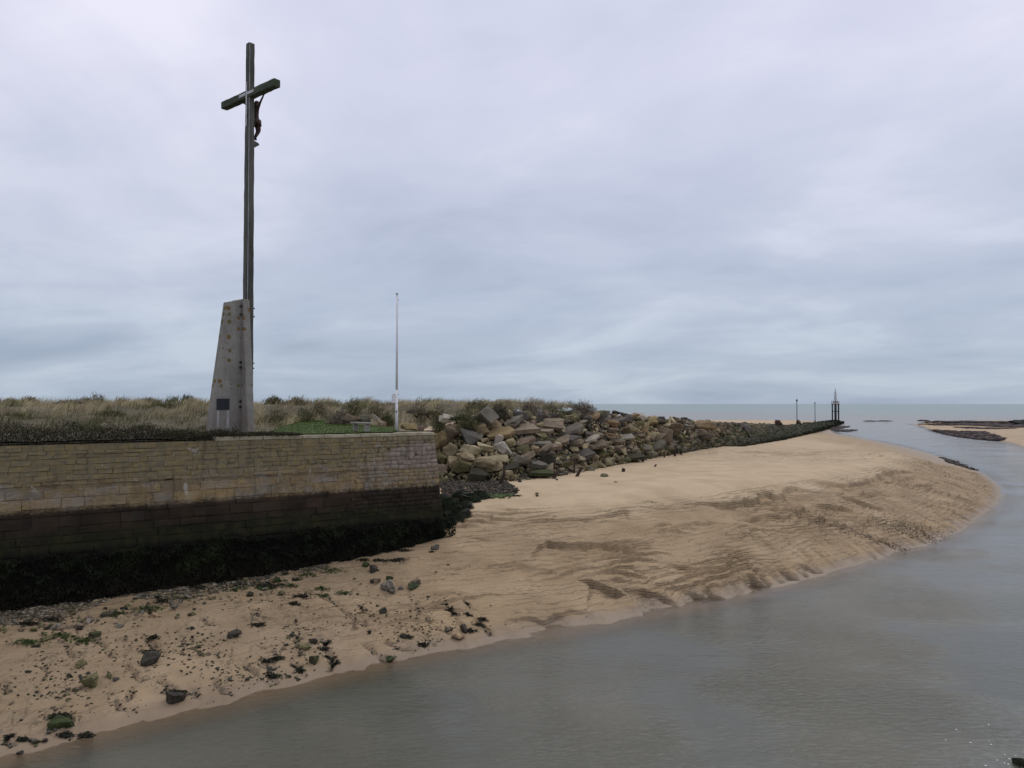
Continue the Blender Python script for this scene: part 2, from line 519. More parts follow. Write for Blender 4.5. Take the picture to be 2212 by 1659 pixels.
M['steel'] = simple_mat('galvanised_strap', (.40, .40, .41), (.52, .52, .53), 3, .55, .1, .004)
M['bronze'] = simple_mat('rusty_bronze', (.028, .016, .011), (.06, .03, .02), 4, .65, .3, .01)
M['bolt'] = simple_mat('bolt_iron', (.02, .018, .016), (.05, .04, .03), 8, .7)
M['plaque'] = simple_mat('black_granite', (.010, .012, .016), (.018, .02, .026), 9, .35, .05, .002)
M['white_paint'] = simple_mat('white_paint', (.62, .62, .62), (.74, .74, .73), 2, .5, .05, .003)
M['grey_box'] = simple_mat('grey_box', (.35, .36, .38), (.45, .46, .47), 3, .5, .05, .003)
M['bench'] = simple_mat('bench_stone', (.20, .19, .16), (.32, .30, .26), 5, .9)
M['coping'] = simple_mat('coping_stone', (.27, .235, .15), (.40, .36, .26), 1.6, .92, .6, .03)
M['iron_dark'] = simple_mat('black_iron', (.012, .012, .014), (.03, .026, .026), 2, .6)
M['iron_red'] = simple_mat('rusty_red_iron', (.10, .06, .055), (.17, .11, .10), 2, .7)
M['pale_rail'] = simple_mat('pale_rail', (.40, .38, .38), (.52, .5, .5), 2, .6)
M['yellow_rail'] = simple_mat('yellow_ladder', (.32, .28, .10), (.40, .36, .2), 2, .6)
M['green_mark'] = simple_mat('topmark_green', (.02, .035, .035), (.05, .07, .07), 2, .6)
M['marker'] = simple_mat('marker_post', (.07, .09, .10), (.14, .15, .15), 1.5, .7)
M['foam'] = simple_mat('foam', (.62, .62, .60), (.72, .72, .70), 5, .9)

# concrete of the pedestal, with lichen spots
def concrete_material():
    m, gg, b, P, o = new_mat('lichened_concrete')
    n = gg.noise(P, 1.2, 6, .6); nf = gg.noise(P, 14, 4, .6)
    f = gg.math('ADD', gg.math('MULTIPLY', n, .6), gg.math('MULTIPLY', nf, .4))
    c = gg.mix(gg.sstep(f, .35, .65), (.185, .172, .15), (.275, .258, .228))
    stain = gg.sstep(gg.noise(gg.scale(P, (2.5, 2.5, .25)), 1.6, 5, .6), .5, .72)
    c = gg.mix(gg.math('MULTIPLY', stain, .35), c, (.12, .105, .088))
    zz0, xx0, yy0 = z_of(gg, P)
    cb = gg.n('ShaderNodeCombineXYZ')
    gg.t.links.new(gg.math('ADD', gg.math('MULTIPLY', xx0, .154 - .05), gg.math('MULTIPLY', yy0, -1.4)), cb.inputs[0]); gg.t.links.new(zz0, cb.inputs[1])
    vo = gg.n('ShaderNodeTexVoronoi', feature='F1', voronoi_dimensions='2D'); vo.inputs['Scale'].default_value = 1.9; vo.inputs['Randomness'].default_value = 1.0
    gg.t.links.new(cb.outputs[0], vo.inputs['Vector'])
    rr = gg.n('ShaderNodeSeparateColor'); gg.t.links.new(vo.outputs['Color'], rr.inputs[0])
    dd = gg.math('ADD', vo.outputs['Distance'], gg.math('MULTIPLY', gg.math('SUBTRACT', nf, .5), .10))
    rad = gg.math('MULTIPLY', gg.sstep(rr.outputs[0], .25, 1.0), .26)
    spot = gg.sstep(gg.math('SUBTRACT', dd, rad), -.04, .02, 1.0, 0.0)
    z, x, y = z_of(gg, P)
    spot = gg.math('MULTIPLY', spot, gg.sstep(z, 11.3, 12.3))
    c = gg.mix(gg.math('MULTIPLY', spot, .9), c, gg.mix(gg.sstep(rr.outputs[1], .3, .7), (.155, .10, .03), (.12, .095, .028)))
    pit = gg.sstep(gg.noise(P, 5.0, 3, .5), .68, .72)
    c = gg.mix(gg.math('MULTIPLY', pit, .6), c, (.06, .055, .05))
    foot = gg.math('MULTIPLY', gg.sstep(z, 9.8, 11.4, 1.0, 0.0), gg.sstep(n, .45, .6))
    c = gg.mix(gg.math('MULTIPLY', foot, .5), c, (.13, .09, .07))
    setc(gg, b, c, .92, f, .5, .03, .2)
    return m
M['concrete'] = concrete_material()
M['concrete_patch'] = simple_mat('concrete_patch', (.27, .26, .245), (.36, .35, .33), 3, .9, .3, .01)

# ------------------------------------------------------------------ survey lines of the place (metres)
SHORE_UV = [(0, 1640), (250, 1575), (400, 1537), (560, 1498), (700, 1463), (850, 1427), (1000, 1400), (1150, 1374), (1300, 1347), (1450, 1319), (1600, 1287),
            (1750, 1250), (1830, 1226), (1900, 1208), (1945, 1190), (2000, 1179), (2040, 1160), (2080, 1146), (2110, 1122), (2148, 1095), (2163, 1070), (2156, 1050), (2130, 1027), (2090, 1008),
            (2040, 990), (1985, 973), (1930, 960), (1870, 948), (1830, 941), (1806, 937), (1794, 930), (1806, 922), (1818, 912)]
SHORE = [at_z(u, v, 0).to_2d() for u, v in SHORE_UV]
p0, p1 = SHORE[0], SHORE[1]
ext = (p0 - p1).normalized()
SAND_POLY = [tuple(p0 + ext * 60)] + [tuple(p) for p in SHORE] + [(192, 448), (186, 492), (150, 500), (90, 496), (0, 500), (-400, 505), (-400, 0)]
BANK_UV = [(1968, 916), (1990, 919), (2013, 928), (2042, 937), (2095, 946), (2150, 952), (2185, 955), (2212, 964), (2300, 990), (2500, 1050), (2900, 1050), (2900, 911), (2212, 911), (2060, 912.5)]
BANK = [tuple(at_z(u, v, 0).to_2d()) for u, v in BANK_UV]
SPIT_UV = [(1990, 914), (2040, 911.3), (2212, 912), (2212, 913), (2050, 913.5)]

def interp(x, xs, ys): return np.interp(x, xs, ys)

def sand_base(X, Y):
    d = poly_sd(X, Y, SAND_POLY, True)
    ins = inside(X, Y, SAND_POLY)
    sdv = np.where(ins, d, -d)
    k = interp(X, [-24, -14, -8, -3, 4, 14, 30, 60], [.125, .15, .19, .24, .275, .33, .34, .32])
    k = k * (1 - .82 * sm(Y, 104, 150)) + .0
    k = np.maximum(k, .028)
    zb = np.where(sdv > 0, k * sdv, np.maximum(sdv * .10, -1.6))
    zb = np.where(sdv > 0, zb * (1 - .10 * np.exp(-sdv / 2.0)), zb)
    zp = interp(Y, [40, 50, 62, 75, 100, 150, 250, 420], [3.4, 3.75, 4.35, 4.3, 3.75, 3.0, 2.0, .9])
    zp = zp + .06 * fbm(X * .06, Y * .06, 5, 3)
    # soft minimum: sharper to the right, softer near the quay
    w = interp(X, [-15, -3, 15, 40], [.5, .4, .22, .18])
    h = np.clip(.5 + .5 * (zp - zb) / w, 0, 1)
    z = zp * (1 - h) + zb * h - w * h * (1 - h)
    # right-hand bank
    d2 = poly_sd(X, Y, BANK, True); in2 = inside(X, Y, BANK)
    z2 = np.where(in2, np.minimum(d2 * .11, 1.3) + np.minimum(d2 * .004, .6), np.maximum(-d2 * .06, -1.6))
    return np.maximum(z, z2), sdv

def bvh_from_grid(Xg, Yg, Zg):
    n, m = Xg.shape
    V = np.stack([Xg.ravel(), Yg.ravel(), Zg.ravel()], 1)
    i = np.arange(n * m).reshape(n, m)
    F = np.stack([i[:-1, :-1].ravel(), i[:-1, 1:].ravel(), i[1:, 1:].ravel(), i[1:, :-1].ravel()], 1)
    return BVHTree.FromPolygons([tuple(v) for v in V.tolist()], [tuple(f) for f in F.tolist()])

def polar_grid(tmin, tmax, nt, ys):
    T = np.linspace(tmin, tmax, nt)
    Tg, Yg = np.meshgrid(T, ys)
    return Tg * Yg, Yg

ys_c = 1.0 / np.linspace(1 / 16., 1 / 520., 260)
Xc, Yc = polar_grid(-.8, .8, 200, ys_c)
Zc, _ = sand_base(Xc, Yc)
BV0 = bvh_from_grid(Xc, Yc, Zc)
EYEV = Vector((0, 0, EYE))
def on_sand0(u, v):
    d = ray(u, v).normalized()
    loc, nr, i, ds = BV0.ray_cast(EYEV, d)
    return loc if loc is not None else at_z(u, v, 0)

# scarps and rills seen on the bank (lines surveyed from the plate)
def c3(pts): return [(987.5 + x * .2977, 987.5 + y * .2977) for x, y in pts]
def c4(pts): return [(1536 + x * .2977, 932.6 + y * .2977) for x, y in pts]
def c5(pts): return [(x * .27253, 1206.9 + y * .27253) for x, y in pts]
def c6(pts): return [(548.6 + x * .248, 1152 + y * .248) for x, y in pts]
SCARPS = [
    (c3([(510, 740), (600, 640), (640, 610), (760, 620), (920, 625), (960, 615), (1080, 640), (1230, 670), (1290, 635), (1400, 610), (1440, 590)]), .34, 2.6),
    (c3([(885, 900), (900, 888), (960, 890), (1040, 930), (1150, 960), (1225, 1000)]), .42, 2.2),
    (c3([(1190, 950), (1300, 945), (1400, 970), (1500, 1010), (1620, 1080)]), .36, 2.0),
    (c3([(320, 1220), (360, 1180), (500, 1160), (640, 1190), (700, 1140), (850, 1110), (960, 1110)]), .22, 1.5),
    (c3([(0, 560), (200, 530), (450, 490), (560, 460), (700, 455), (980, 440), (1250, 400), (1400, 380)]), .16, 2.5),
    (c3([(-40, 610), (60, 580), (240, 590)]), .12, 1.5),
    (c3([(210, 800), (400, 790), (560, 800), (660, 830), (770, 860)]), .13, 1.5),
    (c3([(1040, 830), (1130, 815), (1280, 840), (1400, 870)]), .18, 1.5),
    (c3([(1420, 495), (1500, 470), (1570, 488)]), .16, 1.2),
    (c3([(1480, 790), (1560, 765), (1640, 780), (1760, 830)]), .2, 1.5),
    (c3([(1650, 345), (1780, 330), (1960, 330), (2200, 310)]), .2, 2.5),
    (c3([(1560, 480), (1700, 490), (1880, 470), (2000, 485)]), .16, 1.6),
    (c3([(1640, 950), (1720, 980), (1850, 1000)]), .25, 1.0),
    (c3([(1800, 930), (1850, 990), (1950, 1030)]), .25, 1.0),
    (c3([(2100, 855), (2180, 900), (2260, 920)]), .3, 1.0),
    (c4([(0, 525), (200, 510), (335, 492), (345, 455), (420, 440), (470, 465), (525, 452), (530, 410), (600, 395), (700, 415), (800, 440)]), .46, 3.0),
    (c4([(740, 360), (850, 365), (950, 390), (1080, 370), (1180, 340), (1250, 300), (1350, 285), (1450, 290), (1520, 310)]), .38, 3.0),
    (c4([(400, 395), (560, 375), (700, 350), (780, 342)]), .12, 2.0),
    (c4([(1350, 340), (1420, 325), (1480, 310)]), .34, 2.0),
    (c4([(1465, 270), (1530, 282)]), .3, 1.6),
    (c4([(1560, 245), (1625, 228)]), .3, 1.6),
    (c4([(920, 465), (1030, 480), (1130, 520), (1250, 570)]), .38, 2.4),
    (c4([(720, 515), (850, 525), (930, 545), (1005, 560)]), .42, 2.4),
    (c4([(570, 580), (700, 600), (900, 640)]), .34, 2.2),
    (c4([(495, 540), (600, 560), (740, 560)]), .24, 1.6),
    (c4([(640, 690), (720, 685), (810, 710)]), .22, 1.4),
    (c4([(160, 625), (300, 605), (440, 585), (570, 600)]), .24, 2.0),
    (c4([(1420, 385), (1560, 370), (1650, 365)]), .22, 2.0),
    (c4([(1640, 345), (1780, 380), (1900, 430)]), .22, 1.6),
    (c4([(1080, 440), (1200, 450), (1300, 440)]), .18, 1.6),
    (c4([(250, 1040), (320, 1065), (400, 1130)]), .22, 1.0),
    (c4([(460, 985), (560, 1020), (650, 1080)]), .26, 1.0),
    (c4([(620, 950), (720, 985), (800, 1030)]), .26, 1.0),
]
RILLS = [c6(p) for p in [
    [(430, 480), (560, 560), (700, 610), (800, 690), (870, 760), (880, 840)],
    [(1350, 530), (1420, 620), (1440, 700), (1550, 800), (1700, 870)],
    [(1620, 590), (1730, 690), (1790, 790), (1850, 850)],
    [(1780, 510), (1860, 640), (1890, 720), (1990, 790), (2060, 880)],
    [(960, 970), (1050, 1050), (1130, 1110)],
    [(1150, 950), (1260, 1010), (1440, 1010), (1490, 980)],
    [(920, 620), (940, 680), (1040, 740)], [(925, 740), (980, 810)], [(1420, 830), (1500, 880)], [(1460, 900), (1560, 970)],
    [(110, 1100), (250, 1090), (380, 1150), (420, 1250)], [(600, 940), (660, 1050), (700, 1130), (650, 1180)], [(0, 1200), (80, 1280), (180, 1300)], [(0, 680), (110, 740)]]]
RILLS += [c5(p) for p in [
    [(930, 640), (1040, 650), (990, 760), (1030, 880), (1090, 950)], [(500, 640), (530, 720), (580, 780)], [(285, 760), (330, 850), (380, 880)],
    [(1110, 610), (1200, 660), (1230, 700), (1300, 740)], [(800, 640), (850, 720), (890, 770)], [(1040, 1030), (1030, 1080), (1000, 1130)],
    [(1590, 470), (1660, 500), (1730, 545)], [(1250, 920), (1300, 990), (1400, 1050)], [(1700, 970), (1760, 1050), (1840, 1085)], [(1940, 830), (2010, 890)],
    [(880, 1140), (940, 1180), (1060, 1220)], [(0, 950), (40, 1030), (60, 1080)], [(1520, 1030), (1600, 1110), (1640, 1130)], [(60, 1410), (80, 1480)]]]

# ------------------------------------------------------------------ sand sheet
inv = np.concatenate([np.linspace(1 / 17.5, 1 / 34., 230)[:-1], np.linspace(1 / 34., 1 / 112., 600)[:-1], np.linspace(1 / 112., 1 / 640., 150)])
ys_f = 1.0 / inv
X, Y = polar_grid(-.86, .86, 740, ys_f)
Z, SDV = sand_base(X, Y)
bankmask = sm(SDV, .2, 1.6) * (1 - sm(Z, 3.5, 4.1)) * (1 - sm(Y, 115, 150))
leftm = 1 - sm(X, -9, -3)
# eroded ledges that follow the contours
al_ = .8 * X + .6 * Y; cr_ = -.6 * X + .8 * Y
wz = Z + .32 * fbm(al_ * .10, cr_ * .26, 3, 4) + .05 * fbm(al_ * .8, cr_ * 1.4, 9, 3)
step = .21
q = wz / step
fr = q - np.floor(q)
terr = (np.where(fr < .10, sm(fr, 0, .10), 1.0) - fr)
amp = np.clip(fbm(al_ * .10 + 7, cr_ * .25, 21, 3) * 1.5 + .25, 0, 1) * bankmask * (1 - .75 * leftm)
Z = Z + terr * step * amp * 1.35
cut = np.where(fr < .11, 1.0, 0.0) * amp * .7  # riser mask for the painted shade and damp sand
q2 = (wz + .11 * fbm(X * .7, Y * .7, 31, 3)) / .085
f2 = q2 - np.floor(q2)
amp2 = np.clip(fbm(al_ * .16 - 3, cr_ * .4, 43, 3) * 1.2 + .2, 0, 1) * bankmask * (1 - .6 * leftm)
Z = Z + (np.where(f2 < .2, sm(f2, 0, .2), 1.0) - f2) * .085 * amp2 * 1.2
# surveyed scarps
jag = .13 * fbm(X * 1.5, Y * 1.5, 61, 3) + .07 * fbm(X * 5, Y * 5, 62, 2)
damp_extra = np.zeros_like(Z)
for uv, hgt, Ld in SCARPS:
    pts = [on_sand0(u, v) for u, v in uv]
    xs = [p.x for p in pts]; yy = [p.y for p in pts]
    msk = (X > min(xs) - 6) & (X < max(xs) + 6) & (Y > min(yy) - 7) & (Y < max(yy) + 4)
    if not msk.any(): continue
    xm, ym = X[msk], Y[msk]
    best = np.full(xm.shape, 1e9); sgn = np.zeros(xm.shape); par = np.zeros(xm.shape)
    cum = 0.0
    tot = sum((pts[i + 1] - pts[i]).to_2d().length for i in range(len(pts) - 1))
    for i in range(len(pts) - 1):
        a, bq = pts[i], pts[i + 1]
        dx, dy = bq.x - a.x, bq.y - a.y
        L = math.hypot(dx, dy) + 1e-6
        t = np.clip(((xm - a.x) * dx + (ym - a.y) * dy) / L ** 2, 0, 1)
        ds = np.hypot(xm - a.x - t * dx, ym - a.y - t * dy)
        cr = -(dx * (ym - a.y) - dy * (xm - a.x)) / L
        up = ds < best
        best = np.where(up, ds, best); sgn = np.where(up, cr, sgn); par = np.where(up, (cum + t * L) / tot, par)
        cum += L
    sdn = np.sign(sgn) * best + jag[msk]
    fade = np.sin(np.clip(par, 0, 1) * math.pi) ** .5 * np.clip(.85 + .5 * fbm(xm * .7, ym * .7, int(hgt * 1000) + len(pts), 2), .3, 1.2)
    endd = np.where((par <= 0) | (par >= 1), 0.0, 1.0)
    face = sm(sdn, -.02, .07 + .2 * hgt * 0)
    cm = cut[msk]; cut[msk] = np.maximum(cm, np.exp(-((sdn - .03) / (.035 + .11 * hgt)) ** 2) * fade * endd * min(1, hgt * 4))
    dz = -1.3 * hgt * face * np.exp(-np.maximum(sdn, 0) / Ld) * fade * endd
    dz += .22 * hgt * np.exp(-((sdn + .35) / .35) ** 2) * fade * endd
    zz = Z[msk]; Z[msk] = zz + dz
for uv in RILLS:
    pts = [on_sand0(u, v) for u, v in uv]
    xs = [p.x for p in pts]; yy = [p.y for p in pts]
    msk = (X > min(xs) - 2) & (X < max(xs) + 2) & (Y > min(yy) - 2) & (Y < max(yy) + 2)
    if not msk.any(): continue
    d = poly_sd(X[msk] + .10 * fbm(X[msk] * 2, Y[msk] * 2, 5, 2), Y[msk] + .10 * fbm(X[msk] * 2, Y[msk] * 2, 8, 2), [(p.x, p.y) for p in pts])
    pat = np.clip(.75 + 1.1 * fbm(X[msk] * 1.1, Y[msk] * 1.1, 15, 2), 0, 1)
    Z[msk] = Z[msk] - .20 * np.exp(-(d / (.05 + .07 * pat)) ** 2) * pat
    damp_extra[msk] = np.maximum(damp_extra[msk], np.exp(-(d / .13) ** 2) * pat)
# drainage rills combing the lower bank on the right (noise stretched down the slope)
ax = np.array([.20, -.98]); al = X * ax[0] + Y * ax[1]; ac = X * ax[1] * -1 + Y * ax[0]
rill = fbm(ac * 1.5 + .35 * fbm(X * .2, Y * .2, 70, 2), al * .16, 71, 4, .6)
rmask = sm(X, 4, 20) * sm(SDV, .05, .5) * (1 - sm(SDV, 5.5, 11.5)) * (1 - sm(Y, 105, 130))
low = (1 - sm(SDV, 1.0, 3.6))
thin = np.clip(1 - np.abs(rill) * 5.0, 0, 1) ** 2 * np.clip(.4 + 1.2 * fbm(X * .3, Y * .3, 77, 2), 0, 1)
Z = Z - thin * .13 * rmask * (.6 + .6 * low)
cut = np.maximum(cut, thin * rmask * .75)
Z = Z - np.maximum(rill, 0) * (.15 + .34 * low) * rmask
# scallops and lumps in the stony part at the left, small ripples everywhere on the bank
lm = leftm * sm(SDV, .1, 1.0)
Z = Z + lm * (.07 * fbm(X * 1.0, Y * 1.0, 81, 4) + .05 * np.abs(fbm(X * 2.6, Y * 2.6, 85, 3)))
Z = Z + .012 * fbm(X * 1.6, Y * 2.2, 90, 3) * sm(SDV, .2, 2)
shn = np.exp(-((SDV - .4) / 1.1) ** 2) * (1 - sm(Y, 110, 130))
Z = Z + shn * (.055 * fbm(X * .9, Y * .9, 141, 4))
damp = np.clip(.9 - .8 * sm(Z + .5 * fbm(X * .12, Y * .12, 101, 3), 2.9, 3.9) + .2 * fbm(X * .4, Y * .4, 104, 3), 0, 1)
damp = np.where(Y > 120, np.clip(.75 - .6 * sm(SDV + 6 * fbm(X * .03, Y * .03, 7, 3), 8, 26), 0, 1), damp)
wet = (1 - sm(Z, .03, .36 + .45 * np.clip(fbm(X * .45, Y * .45, 111, 3) + .2, 0, 1))) * np.where(SDV > -3, 1, .4)
wet = np.maximum(wet, .45 * leftm * (1 - sm(Z, 1.6, 3.2)) * np.clip(.8 + .6 * fbm(X * .25, Y * .25, 131, 3), 0, 1))
wet = np.where(Y > 130, (1 - sm(SDV, 1, 9)), wet)
in_bank = inside(X, Y, BANK)
wet = np.where(in_bank, .15, wet)
damp = np.where(in_bank, .35, damp)
gx = np.exp(-((X - 39) / 9) ** 2 - ((Y - 67) / 6) ** 2)
da = .35 * X - .94 * Y; dc = .94 * X + .35 * Y
film = sm(fbm(dc * .9, da * .38, 151, 4), .18, .55) * leftm * sm(SDV, .4, 1.5)
little = np.clip(1 - np.abs(fbm(dc * 1.3, da * .30, 161, 3)) * 7, 0, 1) * sm(fbm(X * .4, Y * .4, 163, 2), .0, .35) * leftm * sm(SDV, .3, 1.5)
Z = Z - little * .07
dirt = np.clip(film * .65 + little * .6 + damp_extra * .9 + rmask * np.clip(rill, 0, 1) * .5 * low + .0 * gx, 0, 1)
n, m_ = X.shape
ii = np.arange(n * m_, dtype=np.int32).reshape(n, m_)
F = np.stack([ii[:-1, :-1].ravel(), ii[:-1, 1:].ravel(), ii[1:, 1:].ravel(), ii[1:, :-1].ravel()], 1)
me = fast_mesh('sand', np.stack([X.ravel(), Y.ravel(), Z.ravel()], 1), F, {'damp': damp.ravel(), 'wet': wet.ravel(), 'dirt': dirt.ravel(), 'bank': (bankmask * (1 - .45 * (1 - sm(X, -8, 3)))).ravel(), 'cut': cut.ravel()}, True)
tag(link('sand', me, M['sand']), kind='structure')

# heights on the finished sheet, by bilinear lookup in (lateral/depth, 1/depth)
def sand_h(x, y):
    tx = (x / y + .86) / 1.72 * 739
    ty = float(np.interp(-1 / y, -inv, np.arange(len(inv))))
    tx = min(max(tx, 0), 738.0); ty = min(max(ty, 0), len(inv) - 2.001)
    i, j = int(ty), int(tx); a, b = ty - i, tx - j
    return float(Z[i, j] * (1 - a) * (1 - b) + Z[i + 1, j] * a * (1 - b) + Z[i, j + 1] * (1 - a) * b + Z[i + 1, j + 1] * a * b)
def on_sand(u, v):
    p = on_sand0(u, v)
    return Vector((p.x, p.y, sand_h(p.x, p.y)))

# ------------------------------------------------------------------ water sheet
front = np.linspace(-48, 48, 260)
back = np.linspace(48, 312, 60)[1:-1]
ang = np.radians(np.concatenate([front, back]))
rr = np.concatenate([[2, 8, 14], 1.0 / np.linspace(1 / 18., 1 / 600., 230), [700, 850, 1100, 1500, 2200, 3500, 6000, 10000, 16000, 26000]])
A_, R_ = np.meshgrid(ang, rr)
XW, YW = np.sin(A_) * R_, np.cos(A_) * R_
zs, sdw = sand_base(XW, YW)
dep = np.clip(-zs, 0, 3)
dep = np.where((np.abs(np.degrees(A_)) > 49) | (R_ > 620), 3.0, dep)
farv = np.log10(np.maximum(R_, 1)) / 5.0 * 1.0          # 0.2 at 10 m .. 0.88 at 26 km
farv = (np.log10(np.maximum(R_, 1)) - 1.5) / 2.7
nW, mW = XW.shape
iw = np.arange(nW * mW, dtype=np.int32).reshape(nW, mW)
iw2 = np.concatenate([iw, iw[:, :1]], 1)
FW = np.stack([iw2[:-1, :-1].ravel(), iw2[1:, :-1].ravel(), iw2[1:, 1:].ravel(), iw2[:-1, 1:].ravel()], 1)
FW = FW[:, ::-1]
me = fast_mesh('water', np.stack([XW.ravel(), YW.ravel(), np.zeros(XW.size)], 1), FW, {'depth': dep.ravel(), 'far': farv.ravel()}, True)
me.flip_normals() if me.polygons[1000].normal.z < 0 else None
tag(link('water', me, M['water']), kind='structure')
# bed far below so that shallow water always has a bottom
bed = fast_mesh('sea_bed', [(-30000, -30000, -2.2), (30000, -30000, -2.2), (30000, 30000, -2.2), (-30000, 30000, -2.2)], np.array([[0, 1, 2, 3]]))
bm_ = simple_mat('bed', (.20, .16, .11), (.24, .19, .14), .2)
tag(link('sea_bed', bed, bm_), kind='structure')

# ------------------------------------------------------------------ jetty mound: base line and crest line
BL = [(-14, 60, 4.2), (-7, 65, 4.3), (-3, 65.5, 4.4), (0, 65.5, 4.3), (4.3, 71.0, 4.35), (10.0, 83.2, 4.15), (19, 103, 3.7), (34, 134, 3.1), (74.5, 208, 2.2), (184, 428, .5)]
KL = [(-17, 64, 8.3), (-7.2, 72, 8.3), (-4.7, 73, 8.9), (-1.2, 76, 9.9), (2.1, 80, 10.0), (9.2, 88, 9.9), (21.6, 112.6, 8.8), (41.7, 152, 7.0), (85.7, 239, 3.9), (182, 430, 1.3)]
BL = [Vector(p) for p in BL]; KL = [Vector(p) for p in KL]
def on_line(L, t):
    t = min(max(t, 0), len(L) - 1 - 1e-6); i = int(t)
    return L[i].lerp(L[i + 1], t - i)
def mound_pt(t, s):
    """s 0 at foot, 1 at crest"""
    return on_line(BL, t).lerp(on_line(KL, t), s)
NT = 150
mv, mf = [], []
for k in range(NT + 1):
    t = k / NT * (len(BL) - 1)
    a, b = on_line(BL, t), on_line(KL, t)
    out = (b - a); out.z = 0; out.normalize()
    wtop = 3.0 + 7.0 * max(0.0, min(1.0, (5.6 - t) / .8))
    c = b + out * wtop
    e = b + out * (wtop + 9) + Vector((0, 0, -4.5))
    for s in (-.12, .25, .5, .75, 1.0):
        p = a.lerp(b, s); mv.append((p.x, p.y, p.z - .55))
    mv.append((c.x, c.y, c.z - (.4 if wtop < 5 else .12))); mv.append((e.x, e.y, max(e.z, -.5)))
for k in range(NT):
    for s in range(6):
        i = k * 7 + s; mf.append((i, i + 7, i + 8, i + 1))
me = bpy.data.meshes.new('jetty_mound'); me.from_pydata(mv, [], mf); me.update()
tag(link('jetty_mound', me, M['mound']), kind='structure')
BVM = BVHTree.FromPolygons([(a, b, c + .55) for a, b, c in mv], mf)
def on_mound(u, v):
    loc, nr, i, ds = BVM.ray_cast(EYEV, ray(u, v).normalized())
    return loc

# ------------------------------------------------------------------ quay ground, dune, lawn
def q_of(x, y): return (x - WALL_C.x) * WBACK.x + (y - WALL_C.y) * WBACK.y
def s_of(x, y): return -((x - WALL_C.x) * WDIR.x + (y - WALL_C.y) * WDIR.y)
KXY = [(p.x, p.y) for p in KL]
LAWN_UV = [(578, 931), (640, 934), (760, 931.5), (860, 929), (862, 924), (820, 920), (770, 918), (735, 917), (715, 912), (680, 912), (640, 916), (600, 924)]
LAWN = [tuple(at_z(u, v, 9.40).to_2d()) for u, v in LAWN_UV]
def dune_h(Xd, Yd):
    Q = q_of(Xd, Yd)
    z = interp(Q, [0, 2, 9, 13, 18, 25, 40, 70], [9.20, 9.22, 9.36, 9.9, 10.35, 10.75, 10.8, 9.6])
    z = z + sm(Q, 8, 18) * (  .50 * fbm(Xd * .17, Yd * .17, 201, 4) + .24 * fbm(Xd * .5, Yd * .5, 207, 3))
    d = poly_sd(Xd, Yd, KXY)
    best = np.full(Xd.shape, 1e9); kz = np.zeros(Xd.shape)
    for i in range(len(KL) - 1):
        a, b = KL[i], KL[i + 1]
        dx, dy = b.x - a.x, b.y - a.y
        t = np.clip(((Xd - a.x) * dx + (Yd - a.y) * dy) / (dx * dx + dy * dy), 0, 1)
        ds = np.hypot(Xd - a.x - t * dx, Yd - a.y - t * dy)
        up = ds < best; best = np.where(up, ds, best); kz = np.where(up, a.z + (b.z - a.z) * t, kz)
    z = np.minimum(z, kz + .10 + .30 * d)
    dl = np.where(inside(Xd, Yd, LAWN), 0.0, poly_sd(Xd, Yd, LAWN, True))
    fl = 1 - sm(dl, .3, 5.0)
    return z * (1 - fl) + (9.27 + .012 * np.maximum(Q, 0)) * fl
def hseg(ax, ay, bx, by): return None
dune_poly = [tuple((WALL_C - WDIR * 70 + WBACK * .25).to_2d()), tuple((WALL_C + WBACK * .25).to_2d() - WDIR.to_2d() * .2), (-15.5, 63.0), (-13, 66.4)] + [(p.x - .6, p.y + .5) for p in KL[1:6]] + [(6.5, 92), (-6, 112), (-60, 150), (-140, 110)]
gx_ = np.arange(-120, 32, .8); gy_ = np.arange(2, 140, .8)
Xd, Yd = np.meshgrid(gx_, gy_)
Zd = dune_h(Xd, Yd)
# snap boundary: keep cells whose four corners are inside
ins = inside(Xd, Yd, dune_poly)
idd = np.arange(Xd.size, dtype=np.int32).reshape(Xd.shape)
cell = ins[:-1, :-1] & ins[:-1, 1:] & ins[1:, 1:] & ins[1:, :-1]
Fd = np.stack([idd[:-1, :-1][cell], idd[:-1, 1:][cell], idd[1:, 1:][cell], idd[1:, :-1][cell]], 1)
used = np.unique(Fd); remap = np.full(Xd.size, -1, np.int32); remap[used] = np.arange(len(used))
Vd = np.stack([Xd.ravel(), Yd.ravel(), Zd.ravel()], 1)[used]
me = fast_mesh('dune', Vd, remap[Fd], None, True)
tag(link('dune', me, M['soil']), kind='structure')
def dune_z(x, y): return float(dune_h(np.array([x]), np.array([y]))[0])
# quay strip just behind the wall, so the dune grid needs no exact edge
st = WALL_C - WDIR * 70
qs = [st + WBACK * .3, WALL_C - WDIR * .3 + WBACK * .3, WALL_C - WDIR * .3 + WBACK * 14, st + WBACK * 4]
me = fast_mesh('quay_ground', [(p.x, p.y, 9.12) for p in qs], np.array([[0, 1, 2, 3]]))
tag(link('quay_ground', me, M['soil']), kind='structure')

